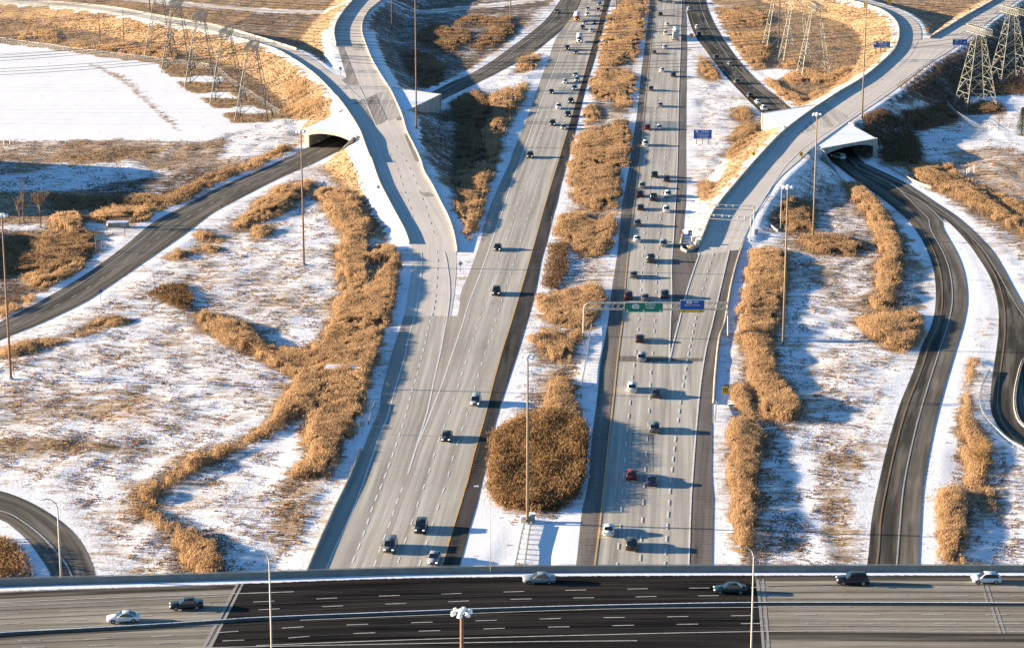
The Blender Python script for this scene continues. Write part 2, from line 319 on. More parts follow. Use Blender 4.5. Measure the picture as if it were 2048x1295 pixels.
E_L = PX("1705 1230") + T(3,3,"790 630 830 250") + T(2,3,"880 1290 960 950 1050 650 1170 350 1230 170") + T(1,3,"1310 1290 1340 1100 1330 900 1290 750 1230 620 1130 480 1010 370 880 270 740 170 640 100 520 0")
E_R = PX("1828 1230") + T(3,3,"1200 640 1215 350 1240 0") + T(2,3,"1310 900 1370 650 1440 400 1500 200 1560 0") + T(1,3,"1590 1100 1570 900 1520 750 1450 620 1400 530 1380 450") + PX("1862 418 1836 392 1808.5 368 1770 350 1736 332")
EF_R = PX("2070 1000") 
F_R = PX("2260 985 2215 900 2180 830 2150 770 2120 710 2085 660 2062 632 2048 612 2026 574 2006 536.5 1983.5 501.5 1948.5 464 1911 431.5 1873.5 406.5 1836 381.5 1808.5 364 1761 341 1728 326")
F_L = PX("2130 930 2090 912 2048 893 2008 865 1988 838 1981 812 1981 785 1986 743 1993.5 693 1997 655 1996 611.5 1983.5 561.5 1961 521.5 1936 486.5 1905 452 1870 425 1830 400 1790 382 1750 362 1700 335")
E_L2 = PX("1524 225 1486.5 190 1449 150 1414 105 1394 77.5 1383 55 1374 25 1369 -5 1367 -35 1366 -60")
E_R2 = PX("1583.5 217.5 1551 190 1535.5 180 1494 140 1461.5 100 1434 57.5 1416.5 20 1411.5 0 1405 -30 1400 -60")
E_LM = E_L + PX("1600 270") + E_L2
E_RM = E_R + PX("1668 266") + E_R2
G_O = PX("-220 960 -110 962 0 981 50 998.5 100 1026 140 1056 165 1086 182.5 1121 191 1151 196 1200 198 1280")
G_I = PX("-220 1020 -110 1015 0 1038.5 25 1053.5 57.5 1083.5 80 1113.5 100 1146 110 1200 115 1280")

STR = {}
def defstrip(key, L, Rr, z=0.0, n=None):
    Lw, Rw = W(L, z), W(Rr, z)
    n = n or int(max(plen(Lw), plen(Rw)) / 3.0) + 2
    STR[key] = (resample(Lw, n), resample(Rw, n))
def rise(y): return zr(y)
six = 6.0
defstrip('A', A_L, A_R, zra); defstrip('B', B_LO + JOINT[:3], B_UP + PX("700 176 712 205 722 235"), six)
defstrip('R1', R1_L, R1_R); defstrip('R2', R2_L, R2_R); defstrip('D', D1_L[7:] + D_L[:-1] + PX('1392 514'), D_R[4:-2] + PX('1489 474 1478 500'), rise)
defstrip('D1', D1_L[:9], D1_R, six); defstrip('D2', D2_L, D_R[:8], six)
defstrip('C', C_UM, C_LM); defstrip('E', E_LM, E_RM); defstrip('F', F_L, F_R); defstrip('G', G_O, G_I)
Z1 = W(PX("180 -14 300 0 388 8 512 18 640 23 740 24 842 22 937 14 1024 5 1110 -8"))
Z1b = W(PX("180 -9 300 4.5 388 12.5 512 22.5 640 27 740 28 842 25.5 937 17.5 1024 8.5 1110 -5"))
STR['Z'] = (resample(Z1, 90), resample(Z1b, 90))

# ------------------------------------------------------------------ tunnels (skewed box culverts)
def tunnel(A_, B_, E_): A_, B_, E_ = (at(*q, 6.0) for q in (A_, B_, E_)); return A_, B_, E_, E_ + (B_ - A_)
TUN = [tunnel((611, 255), (712, 271), (787, 175)), tunnel((1643.5, 296), (1753.5, 276), (1525, 225.5))]
def skew(t, X, Y):                          # coordinates across (0..1, A->B) and along (0..1, A->E)
    A_, B_, E_, _ = t; b = B_ - A_; e = E_ - A_; det = b.x * e.y - b.y * e.x
    dx, dy = X - A_.x, Y - A_.y
    return (dx * e.y - dy * e.x) / det, (b.x * dy - b.y * dx) / det

# ------------------------------------------------------------------ terrain height field
def inpoly(X, Y, poly):
    ins = np.zeros(X.shape, bool); n = len(poly)
    for i in range(n):
        x0, y0 = poly[i][0], poly[i][1]; x1, y1 = poly[(i + 1) % n][0], poly[(i + 1) % n][1]
        if y0 == y1: continue
        c = ((y0 > Y) != (y1 > Y)); ins ^= c & (X < (x1 - x0) * (Y - y0) / (y1 - y0) + x0)
    return ins
def strip_field(key, X, Y, reach=40.0):
    L, Rr = STR[key]; loop = L + Rr[::-1]; P = np.array([tuple(q) for q in loop])
    d = np.full(X.shape, 1e9); z = np.zeros(X.shape)
    bb = (X > P[:, 0].min() - reach) & (X < P[:, 0].max() + reach) & (Y > P[:, 1].min() - reach) & (Y < P[:, 1].max() + reach)
    xs, ys = X[bb], Y[bb]
    dd = np.full(xs.shape, 1e9); zz = np.zeros(xs.shape)
    n = len(P); nL = len(L)
    for i in range(n):
        a, b = P[i], P[(i + 1) % n]; e = b - a; l2 = e[0] ** 2 + e[1] ** 2
        if l2 < 1e-9: continue
        t = np.clip(((xs - a[0]) * e[0] + (ys - a[1]) * e[1]) / l2, 0, 1)
        q = np.hypot(xs - a[0] - t * e[0], ys - a[1] - t * e[1])
        m = q < dd; dd[m] = q[m]; zz[m] = (a[2] + t * e[2])[m]
    ins = inpoly(xs, ys, P)
    dd[ins] = -dd[ins]
    d[bb] = dd; z[bb] = zz; return d, z
def heights(X, Y):
    def nz(a, b, ph, amp): return amp * np.sin(X * a + ph + 1.3 * np.sin(Y * b * 0.7 + ph)) * np.cos(Y * b + ph * 2 + 1.1 * np.sin(X * a * 0.6))
    und = nz(0.11, 0.045, 0.4, 0.20) + nz(0.23, 0.09, 1.9, 0.16) + nz(0.5, 0.21, 3.1, 0.07)
    fld = inpoly(X, Y, [tuple(p)[:2] for p in W(PX('-300 60 0 86 215 115 420 130 470 200 545 245 420 281 -300 288'))])
    und = np.where(fld, und * .25, und); base = -1.35 + und
    win = lambda a, b: 1 / (1 + np.exp(-(Y - a) / 3.0)) / (1 + np.exp((Y - b) / 3.0))
    base = np.maximum(base, np.maximum(9.5 * np.exp(-((X + 166) / 13) ** 2) * win(536, 590), 17 * np.exp(-((X + 196) / 17) ** 2) * win(612, 690)))  # unseen hills beyond the left edge, added to throw shade over the marsh
    dmin = np.full(X.shape, 1e9); hit = np.full(X.shape, -99.0); inside = np.full(X.shape, np.nan)
    cut = {}
    for key in ('R1', 'R2', 'C', 'E', 'F', 'G', 'Z', 'A', 'B', 'D', 'D1', 'D2'):
        d, z = strip_field(key, X, Y)
        el = key in ('A', 'B', 'D', 'D1', 'D2')
        sh = 2.6 if el else 3.2
        sl = np.where(z > 1.0, 0.48, 0.22) if el else 0.19
        h = z - 0.05 - sl * np.maximum(0, d - sh)
        h = np.where(d > 38, -99, h)
        hit = np.maximum(hit, h)
        if key in ('C', 'E', 'F'): cut[key] = d
        dmin = np.minimum(dmin, d)
        m = d < 0.4
        inside[m] = np.where(np.isnan(inside[m]), z[m], np.maximum(inside[m], z[m]))
    h = np.maximum(base, hit)
    # lower roads stay open in front of and behind the tunnels
    openz = np.ones(X.shape, bool)
    for t in TUN:
        a, s = skew(t, X, Y); openz &= ~((s > 0.0) & (s < 1.0) & (a > -1.5) & (a < 2.5))
    for key, d in cut.items():
        lim = 0.62 * np.maximum(0, d - 1.6) - 0.05
        h = np.where(openz & (d < 30), np.minimum(h, lim), h)
    for t in TUN:
        a, s = skew(t, X, Y); wid = (t[1] - t[0]).length; ln = (t[2] - t[0]).length
        m = (a > 0.03) & (a < 0.97) & (s > -0.002) & (s < 1.002); h[m] = -0.1
    # small grassy berm and ditch relief in the inner fields
    return h, dmin
xs = np.concatenate([np.array([-9000, -4000, -2000, -1000, -600, -420, -340]), np.arange(-300, 300.1, 1.0), np.array([340, 420, 600, 1000, 2000, 4000, 9000])])
ys = np.concatenate([np.array([-6000, -2000, -600, -100, 60, 140, 180]), np.arange(200, 420, 2.5), np.arange(420, 640, 1.0), np.arange(640, 1300, 2.0), np.array([1320, 1360, 1440, 1600, 2000, 3000, 5000, 12000])])
GX, GY = np.meshgrid(xs, ys); H, DM = heights(GX.ravel(), GY.ravel()); H = H.reshape(GX.shape); DM = DM.reshape(GX.shape)
def rnoise(shape, ky, kx, seed):           # smoothed random relief, kx x ky cells wide
    a = np.random.default_rng(seed).normal(0, 1, shape)
    for ax, k in ((0, ky), (1, kx)):
        for _ in range(2): a = np.apply_along_axis(lambda v: np.convolve(v, np.ones(k) / k, 'same'), ax, a)
    return a / a.std()
_w = np.clip((DM - 2.5) / 3, 0, 1); _f = inpoly(GX.ravel(), GY.ravel(), [tuple(p)[:2] for p in W(PX('-300 60 0 86 215 115 420 130 470 200 545 245 420 281 -300 288'))]).reshape(GX.shape)
H += _w * np.where(_f, .12, 1) * (rnoise(GX.shape, 3, 3, 1) * .055 + rnoise(GX.shape, 6, 9, 2) * .10)
def hz(x, y):
    x = np.atleast_1d(np.asarray(x, float)); y = np.atleast_1d(np.asarray(y, float))
    i = np.clip(np.searchsorted(xs, x) - 1, 0, len(xs) - 2); j = np.clip(np.searchsorted(ys, y) - 1, 0, len(ys) - 2)
    tx = (x - xs[i]) / (xs[i + 1] - xs[i]); ty = (y - ys[j]) / (ys[j + 1] - ys[j])
    return H[j, i] * (1 - tx) * (1 - ty) + H[j, i + 1] * tx * (1 - ty) + H[j + 1, i] * (1 - tx) * ty + H[j + 1, i + 1] * tx * ty
def ground(px, py):                         # first hit of the pixel's sight line with the terrain
    d = ray(px, py); t = np.linspace((9 - CAMH) / d.z, (-3 - CAMH) / d.z, 260)
    below = CAMH + d.z * t - hz(d.x * t, d.y * t) < 0
    k = int(np.argmax(below)) if below.any() else len(t) - 1
    a, b = t[max(k - 1, 0)], t[k]
    for _ in range(12):
        m = (a + b) / 2
        if CAMH + d.z * m - float(hz(d.x * m, d.y * m)[0]) < 0: b = m
        else: a = m
    return Vector((d.x * b, d.y * b, CAMH + d.z * b))

BEDS = [
 # label, image outlines, height, density, darkness (shade painted into the shaded beds)
 ('golden reeds filling the far end of the median', [T(0,2,"880 20 1075 0 1095 60 1045 150 1060 260 1010 350 1020 430 900 480 830 540 700 530 680 470 720 340 760 200 770 120"), PX("1244 6 1262 -40 1310 -40 1296 4")], 2.6, 1.6, 0.25),
 ('pair of golden reed clumps in the far median', [T(0,2,"650 600 700 540 850 560 1000 580 985 700 960 770 700 800 620 740 620 640")], 2.6, 2.0, 0.2),
 ('round little reed clump in the median', [T(0,2,"600 830 660 815 710 900 700 950 630 960 620 1040 590 1040 580 950 560 900"), T(0,2,"830 770 960 775 990 830 880 880 815 850")], 2.2, 2.0, 0.2),
 ('broad golden reed bed in the middle of the median', [T(0,2,"500 1080 580 1040 700 1005 900 955 945 1000 940 1180 920 1330 470 1330 480 1200"), T(1,2,"480 -20 890 -20 860 80 870 180 840 350 700 380 640 400 560 340 500 300 430 200 440 80")], 2.8, 2.6, 0.3),
 ('crescent shaped reed bed in the median above the open snow', [T(1,2,"380 405 560 395 700 450 760 420 840 350 830 560 800 680 730 740 600 760 480 680 400 600 330 590 310 520")], 2.8, 2.8, 0.3),
 ('reed bed in the median around the left post of the overhead sign', [T(1,2,"220 1030 480 995 640 975 760 1010 750 1100 720 1200 630 1330 330 1290 180 1160"), T(2,2,"420 70 540 0 560 60 500 170 440 310 360 310 270 240 160 180 110 120 130 30 300 20")], 2.8, 3.0, 0.25),
 ('narrow golden reeds leading down to the round thicket', [T(2,2,"330 370 400 390 480 430 520 600 560 720 540 900 300 900 130 860 110 760 250 680 270 520")], 2.8, 3.4, 0.25),
 ('large winding reed bed left of the left carriageway', [T(1,1,"440 240 560 200 720 210 840 260 820 340 900 420 920 520 880 640 870 690 1080 645 1160 700 1155 830 1130 1000 1100 1180 1040 1310 540 1310 640 1180 610 1080 680 1050 660 940 640 780 630 660 700 600 680 560 600 450 520 340"), T(2,1,"560 -20 1045 -20 1000 200 940 400 880 520 860 700 780 860 700 1000 600 1180 560 1230 300 1230 200 1200 420 1050 400 980 350 900 440 700 430 640 530 560 600 500 420 700 300 760 0 915 0 830 100 720 250 500 300 420 230 390 0 275 0 165 400 170 500 100")], 2.5, 3.2, 0.12),
 ('brown reed ribbon curving down from the dark ditch into the large winding bed', [PX('384 616 440 626 500 642 516 664 540 700 530 716 505 712 470 692 430 672 398 646')], 2.6, 3.0, 0.3),
 ('ragged golden fringe of reeds round the big brown thicket in the median', [PX('984 880 1010 835 1060 815 1110 790 1160 825 1178 860 1170 960 1150 1005 1105 1028 1050 1026 1000 1018 978 990')], 3.2, .8, .25),
 ('curved tail of reeds running down to the lower left', [T(2,0,"2046 830 2046 905 1900 1000 1700 1100 1480 1200 1330 1310 1110 1310 1230 1200 1410 1155 1500 1100 1400 1035 1690 990 1890 925"), T(3,0,"1080 -20 1320 -20 1260 90 1210 140 1100 130 1030 140 1050 60")], 2.4, 3.4, 0.15),
 ('thick golden clump of reeds just above the bridge at lower left', [T(3,0,"1100 170 1180 150 1300 270 1420 290 1550 340 1700 410 1760 520 1780 660 1700 690 1480 700 1440 560 1340 400")], 2.6, 3.6, 0.15),
 ('low strip of reeds along the snow bank left of the interchange', [T(2,0,"0 180 250 120 480 75 560 100 300 200 150 250 0 270"), T(2,0,"570 70 700 0 900 -20 760 60 620 100"), T(1,0,"640 1310 800 1235 960 1220 1070 1270 900 1310")], 2.0, 3.2, 0.15),
 ('bright feathery reeds beside the culvert on the left', [T(1,0,"710 400 900 340 1000 355 1180 335 1260 380 1200 450 1000 475 760 470"), T(1,0,"440 400 600 375 680 450 660 525 520 560 400 520")], 3.0, 3.0, 0.05),
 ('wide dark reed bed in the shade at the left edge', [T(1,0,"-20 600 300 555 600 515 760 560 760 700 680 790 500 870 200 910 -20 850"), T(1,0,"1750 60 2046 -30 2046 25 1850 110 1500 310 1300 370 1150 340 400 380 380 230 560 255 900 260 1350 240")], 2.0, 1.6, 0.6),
 ('orange reeds along the left verge of the lower left road', [T(1,0,"160 870 500 845 690 760 670 840 560 935 330 1015 190 940"), T(1,0,"-20 1150 290 1035 300 1100 -20 1250")], 2.4, 3.0, 0.1),
 ('band of reeds beside the road into the left underpass', [PX("435 352 500 318 575 288 584 300 540 324 512 336 450 355")], 2.6, 2.2, 0.1),
 ('long berm of reeds right of the lower left road', [T(1,1,"-20 475 -20 330 200 175 400 125 490 150 400 235 300 330 150 430"), T(1,0,"1860 480 2060 330 2060 470 1960 535 1870 535")], 2.4, 2.8, 0.15),
 ('small tufts of reeds on the snow bank by the lower left road', [T(1,0,"1515 560 1600 515 1690 555 1790 620 1760 645 1600 610"), T(1,0,"1530 690 1640 635 1750 675 1740 715 1560 715"), T(1,0,"1310 745 1400 675 1500 715 1480 775 1340 765"), T(1,1,"-20 500 140 485 120 560 -20 610")], 2.2, 3.2, 0.15),
 ('sunlit curving reeds between the left flyover and the highway', [T(0,1,"1830 755 2060 690 2060 900 1920 1120 1950 1200 1930 1310 1790 1310 1850 1180 1780 1080 1850 960 1900 870"), T(0,2,"-10 720 60 695 120 620 90 740 40 860 -10 890"), T(0,2,"20 510 150 425 235 415 180 525 60 565"), T(1,1,"1480 160 1560 110 1790 -10 1930 -10 1870 150 1820 350 1790 490 1720 620 1670 570 1640 450 1600 320 1530 270 1640 240 1560 180")], 2.6, 2.4, 0.2),
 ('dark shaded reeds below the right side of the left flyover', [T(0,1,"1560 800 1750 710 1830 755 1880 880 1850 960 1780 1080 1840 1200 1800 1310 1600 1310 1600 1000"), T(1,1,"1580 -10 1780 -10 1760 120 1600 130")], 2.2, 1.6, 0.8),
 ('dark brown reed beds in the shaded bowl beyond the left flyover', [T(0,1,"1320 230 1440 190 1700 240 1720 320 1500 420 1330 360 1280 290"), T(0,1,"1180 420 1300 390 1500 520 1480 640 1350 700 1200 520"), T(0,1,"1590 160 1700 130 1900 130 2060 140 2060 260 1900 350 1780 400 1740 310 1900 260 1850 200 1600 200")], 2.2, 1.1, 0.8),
 ('tall golden reed strip on the snow right of the right carriageway', [PX("1506 493 1536 490 1570 500 1573 540 1567 600 1553 640 1546 690 1550 740 1577 770 1600 800 1604 832 1580 845 1545 840 1522 828 1518 800 1503 790 1490 700 1474 670 1477 600 1494 560 1496 520"), PX("1457 775 1480 757 1500 768 1500 800 1525 832 1480 818 1461 802")], 3.0, 3.0, 0.15),
 ('golden reeds beside the right carriageway running down to the bridge', [PX("1458 830 1500 825 1532 860 1522 900 1514 1000 1502 1090 1480 1110 1466 1085 1457 980 1454 900")], 2.8, 3.4, 0.12),
 ('winding reed belt between the snowy slope and the right dark road', [T(1,3,"620 140 740 150 860 270 980 430 1040 610 1085 740 1065 900 1005 1100 1010 1170 850 1190 805 1110 880 1000 855 880 885 720 865 600 800 450 700 320 640 230"), PX("1706 636 1760 620 1842 618 1850 650 1840 690 1805 704 1770 692 1728 666")], 2.8, 3.0, 0.15),
 ('reeds around the double masts below the right flyover', [T(1,3,"25 400 180 270 340 290 350 480 365 560 200 575 60 480 15 430"), T(1,3,"215 610 400 550 700 590 790 680 700 740 400 730 250 655")], 2.2, 2.4, 0.4),
 ('two long bands of brown reeds beyond the right dark road', [T(1,3,"1110 -10 1250 -10 1500 110 1750 260 2060 460 2060 600 1900 515 1600 335 1350 215 1180 130"), T(1,3,"1300 -10 1480 10 1500 80 1700 170 2060 320 2060 430 1750 235 1500 145")], 2.4, 2.2, 0.25),
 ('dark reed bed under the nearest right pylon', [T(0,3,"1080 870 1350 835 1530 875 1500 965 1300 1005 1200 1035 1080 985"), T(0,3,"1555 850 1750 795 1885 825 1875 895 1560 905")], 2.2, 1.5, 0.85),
 ('pale golden reeds around the feet of the pylons left of the curved ramp', [T(0,3,"110 600 250 555 480 575 700 530 610 645 480 675 150 655"), T(0,3,"105 490 230 475 265 540 115 545"), T(0,3,"-10 620 80 640 100 700 300 760 450 700 500 700 420 760 240 830 160 840 60 740 -10 700")], 2.2, 1.5, 0.1),
 ('brown reed rows right of the far entry ramp', [T(0,2,"1630 60 1780 45 1950 95 2060 100 2060 220 1900 205 1750 235 1670 185 1700 120"), T(0,2,"1765 255 2060 255 2060 410 2010 545 1920 555 1850 485 1770 370 1735 290")], 2.2, 1.1, 0.35),
 ('narrow reeds on the snowy strip between highway and entry ramp', [T(0,2,"1515 440 1590 495 1690 640 1600 635 1500 565"), T(0,2,"1785 850 1880 835 1915 900 1850 985 1755 925"), T(0,2,"1850 985 1960 995 1975 1060 1860 1175 1780 1255 1705 1255 1695 1185 1800 1150 1720 1100"), T(1,2,"1485 150 1610 145 1605 260 1500 305")], 2.2, 1.6, 0.35),
 ('golden reeds along the right foot of the snow strip at the right edge', [T(2,3,"1600 240 1700 280 1630 420 1590 540 1620 680 1700 860 1790 1000 1700 1310 1580 1310 1540 1000 1475 800 1530 680 1590 400")], 2.2, 2.6, 0.05),
 ('dense upright golden reeds just above the bridge at lower right', [T(3,3,"1365 -10 1560 -10 1605 200 1575 400 1560 640 1335 640 1350 200"), T(2,3,"1380 1270 1560 1270 1580 1310 1370 1310")], 2.6, 4.0, 0.0),
 ('rough golden grass on the shaded side of the right fence', [T(3,3,"1650 -10 1810 -10 1840 180 1760 260 1690 150")], 1.6, 2.5, 0.1),
 ('reddish reeds on the far side of the field below the upper left ramp', [PX("40 62 100 60 130 75 100 82 30 78"), PX("140 88 260 88 360 100 350 118 240 108 150 98"), PX("560 205 640 195 655 215 610 240 575 232"), PX("570 160 600 150 625 185 590 205 565 185")], 2.0, 0.8, 0.1),
 ('low reeds below the right flyover opening at the pine side', [PX("1762 312 1800 318 1850 330 1870 345 1840 340 1790 330")], 1.8, 1.8, 0.4),
]

# ------------------------------------------------------------------ ground cover masks (outlines traced from the photograph)
GP = np.stack([GX.ravel(), GY.ravel(), H.ravel()], 1); U, V = proj(np.where(GP[:, 1:2] < 20, np.array([[0, 20, 0]]), GP))
U0, V0 = U.copy(), V.copy(); gx_, gy_ = GX.ravel(), GY.ravel()
U = U + 2.5 * np.sin(gx_ * .9 + gy_ * .31) + 2.0 * np.sin(gx_ * 2.1 - gy_ * .8); V = V + 1.0 * np.sin(gx_ * .6 + 1.3) + .8 * np.sin(gy_ * .9 + gx_ * .25)
snow = np.full(U.shape, 0.64); tone = np.zeros(U.shape)
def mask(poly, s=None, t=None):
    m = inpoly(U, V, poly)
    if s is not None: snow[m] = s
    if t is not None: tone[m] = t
D_ = DM.ravel()
# far brown slopes and rough grass; shaded slopes get their shade painted into tone
mask(PX("-400 -200 2500 -200 2500 118 1700 118 1560 200 1480 -20 1100 -20 1000 100 760 60 660 60 690 160 600 240 560 210 430 130 200 110 -400 70"), 0.16)
mask(PX("-400 -60 2500 -60 2500 10 -400 10"), 0.3)
mask(PX("0 25 220 45 330 60 500 100 640 170 690 235 600 270 540 235 470 190 400 140 300 118 0 78"), 0.12)
mask(PX("610 30 700 -30 680 60 668 100 660 120 600 120 560 70"), 0.15)
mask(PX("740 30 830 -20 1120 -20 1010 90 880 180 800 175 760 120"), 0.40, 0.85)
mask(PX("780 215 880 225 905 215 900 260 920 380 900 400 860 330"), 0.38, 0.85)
mask(PX("870 200 1024 132 1110 70 1120 90 1050 300 940 560 920 545 905 440 880 380 920 330 990 250"), 0.70)
mask(PX("410 75 520 22 640 30 560 70 600 90"), 0.35, 0.5)
mask(PX("1410 20 1560 0 1700 10 1800 60 1790 110 1600 215 1540 170 1480 110 1430 50"), 0.2)
mask(PX("1500 140 1600 132 1620 150 1560 160 1530 165"), 0.99)
mask(PX("1380 90 1480 120 1530 200 1530 262 1470 320 1400 450 1376 480 1372 300"), 0.66)
mask(PX("1490 230 1560 262 1600 262 1500 360 1440 410 1400 440 1440 350 1470 310"), 0.25)
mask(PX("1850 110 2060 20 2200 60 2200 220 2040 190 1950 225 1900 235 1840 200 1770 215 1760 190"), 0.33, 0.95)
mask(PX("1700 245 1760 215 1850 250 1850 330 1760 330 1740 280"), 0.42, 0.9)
mask(PX("1840 260 1960 240 2060 250 2060 350 1960 360 1900 330 1860 330 1842 300"), 0.68)
mask(PX("1940 195 2060 190 2060 222 1960 228"), 0.97)
mask(PX("1900 300 2060 290 2060 420 2000 400 1900 330"), 0.45)
mask(PX("1975 262 2060 255 2060 310"), 0.95)
# clean snow field and its brown strips under the pylons
mask(PX("-300 60 0 86 110 98 215 115 310 124 420 130 470 200 540 225 545 250 455 262 420 281 250 278 -300 288"), 1.0)
mask(PX("-300 45 0 76 110 90 215 106 310 117 400 128 430 140 470 165 560 225 545 232 440 150 420 138 310 126 215 117 110 100 0 88 -300 70"), 0.22)
for s in ("312 124 380 124 430 128 450 152 345 155 325 140", "348 163 440 163 480 184 382 187 365 175", "396 195 480 197 505 214 428 218", "444 226 540 226 545 246 462 246"): mask(PX(s), 0.1, 0.15)
mask(PX("-300 282 250 279 420 284 480 262 600 240 640 262 600 290 480 330 380 350 260 330 120 325 60 345 -300 380"), 0.40, 0.25)
mask(PX("90 322 220 300 350 290 290 320 200 330"), 0.22, .2)
mask(PX("470 262 560 235 600 240 600 285 520 310 430 320"), 0.72)
mask(PX("60 345 260 318 300 330 290 380 100 400 40 380"), 0.66, 0.6)
mask(PX("150 380 320 350 440 330 430 360 300 430 160 440"), 0.40, 0.9)  # dark growth, with the cast shade also painted into its tone
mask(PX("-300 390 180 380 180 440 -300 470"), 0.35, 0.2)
mask(PX("-300 460 190 460 195 500 100 590 -300 700"), 0.40, 0.9)  # marsh hollow: shade painted into the grass tone over dark growth
# left interchange fields
mask(PX("380 470 512 380 620 330 700 290 720 330 800 480 640 520 620 600 560 740 520 700 400 640 350 560"), 0.66)
mask(PX("380 540 500 500 620 540 640 640 560 700 440 660 390 600"), 0.58)
mask(PX("640 330 700 285 760 380 800 470 770 490 730 430 690 390"), 0.28)
mask(PX("330 570 380 540 400 600 380 640 330 620 260 620 200 640"), 0.58, 0.6)
mask(PX("-300 740 200 640 400 640 540 720 600 760 360 920 260 1000 -300 970"), 0.64)
mask(PX("-300 780 100 760 330 790 300 840 -300 850"), 0.54)
mask(PX("-300 880 120 880 340 892 340 905 100 905 -300 900"), 0.3, 0.3)
mask(PX("150 1000 270 960 360 1080 370 1150 200 1150"), 0.62)
mask(PX("360 960 600 840 640 960 560 1140 440 1145 320 1010"), 0.68)
mask(PX("560 960 640 940 600 1060 560 1120 545 1090"), 0.42)
mask(PX("480 840 600 830 620 900 560 910 500 900"), 0.86)
# median
mask(PX("1290 -60 1060 500 1050 640 1010 860 940 1140 1160 1140 1200 870 1240 500 1300 0"), 0.50)
mask(PX("1100 480 1170 480 1165 560 1110 590 1085 570"), 0.62, 0.7)
mask(PX("1040 690 1075 690 1065 830 1030 830"), 0.60, 0.7)
mask(PX("930 1010 1170 1010 1160 1140 920 1140"), 0.93)
mask(PX("1170 640 1210 640 1190 800 1160 850 1150 800"), 0.88)
# right side fields
mask(PX("1540 370 1700 350 1790 430 1850 560 1860 640 1700 640 1540 500"), 0.52, 0.2)
mask(PX("1450 480 1560 460 1560 520 1500 560 1460 660 1440 900 1425 1140 1460 1140"), 0.72)
mask(PX("1560 640 1710 640 1800 720 1790 800 1720 870 1620 880 1580 840 1540 760"), 0.66)
mask(PX("1590 720 1680 700 1690 760 1700 860 1640 900 1600 860"), 0.60)
mask(PX("1520 830 1600 850 1640 960 1650 1140 1490 1140 1520 960"), 0.54, 0.4)
mask(PX("1588 880 1605 880 1625 1000 1650 1140 1630 1140 1600 960"), 1.0)
mask(PX("1630 890 1720 860 1780 800 1820 740 1850 660 1850 700 1790 860 1750 1000 1735 1140 1650 1140 1640 1000"), 0.50)
mask(PX("1790 440 1850 480 1866 560 1862 640 1840 640 1850 560 1800 520"), 0.42)
mask(PX("1886 440 1912 456 1962 520 1998 640 1960 640 1925 900 1870 1140 1830 1140 1870 900 1925 650 1925 560"), 0.93)
mask(PX("1960 630 2000 640 1990 740 1960 820 1990 870 2060 900 2200 1140 1935 1140 1920 900"), 0.60)
mask(PX("1960 960 2060 900 2200 1140 1960 1140"), 0.66, 0.1)
mask(PX("1800 330 2060 420 2200 560 2060 620 1960 440"), 0.72)
mask(PX("1820 340 2060 480 2060 530 1900 400"), 0.55, 0.5)
# grassy ground under and around the reeds, tone follows each bed's painted darkness
for lab_, polys_, h_, d_, k_ in BEDS:
    for q_ in polys_:
        m = np.zeros(U.shape, bool)
        for a_ in (-6, 0, 6): m |= inpoly(U + a_, V - 4, q_)
        snow[m & (D_ > 1.5)] = .26; tone[m] = max(.25, k_)
def blur(a):
    b = a.reshape(GX.shape).copy()
    for _ in range(2):
        c = b.copy(); c[:, 1:-1] = (b[:, :-2] + b[:, 1:-1] * 2 + b[:, 2:]) / 4; b = c.copy(); b[1:-1] = (c[:-2] + c[1:-1] * 2 + c[2:]) / 4
    return b.ravel()
fm = inpoly(U, V, PX("-300 60 0 86 110 98 215 115 310 124 420 130 470 200 540 225 545 250 455 262 420 281 250 278 -300 288")) & (snow > .9)
snow = np.where(fm, snow, blur(snow)); tone = blur(tone)
snow[inpoly(U, V, PX('176 124 232 146 264 167 302 204 347 244 364 262 356 264 338 249 294 209 256 173 226 152 174 130'))] = .55
# snow ploughed along every carriageway edge
jit = 1.1 * np.sin(GX.ravel() * 0.9 + GY.ravel() * 0.35) + 0.8 * np.sin(GY.ravel() * 0.8 + 1.3)
verge = (D_ > -1) & (D_ < 3.0 + jit * 0.8) & (np.abs(GX.ravel()) < 320)
snow[verge] = np.maximum(snow[verge], 0.72 + .12 * np.sin(GX.ravel()[verge] * .17 + GY.ravel()[verge] * .06)); tone[verge] *= 0.3
dE, _ = strip_field('A', GX.ravel(), GY.ravel()); mL = (dE < 5.5) & (dE > 0) & (U < 840) & (V < 500) & (V > 60); snow[mL] = np.maximum(snow[mL], 0.95)
nx, ny = len(xs), len(ys)
idx = np.arange(nx * ny).reshape(ny, nx)
quads = np.stack([idx[:-1, :-1], idx[:-1, 1:], idx[1:, 1:], idx[1:, :-1]], -1).reshape(-1, 4)
def np_mesh(name, verts, faces):            # faces: (n,k) int array
    me = bpy.data.meshes.new(name); k = faces.shape[1]
    me.vertices.add(len(verts)); me.vertices.foreach_set('co', verts.astype(np.float32).ravel())
    me.loops.add(faces.size); me.loops.foreach_set('vertex_index', faces.astype(np.int32).ravel())
    me.polygons.add(len(faces)); me.polygons.foreach_set('loop_start', np.arange(0, faces.size, k, dtype=np.int32))
    me.update(calc_edges=True); me.validate(); return me
gm = np_mesh('ground', GP, quads)
for nm, arr in (('snow', snow), ('tone', tone)):
    at_ = gm.attributes.new(nm, 'FLOAT', 'POINT'); at_.data.foreach_set('value', arr.astype(np.float32))
gm.polygons.foreach_set('use_smooth', np.ones(len(quads), bool))
tag(link_mesh('ground', gm, M['ground']), kind='structure')

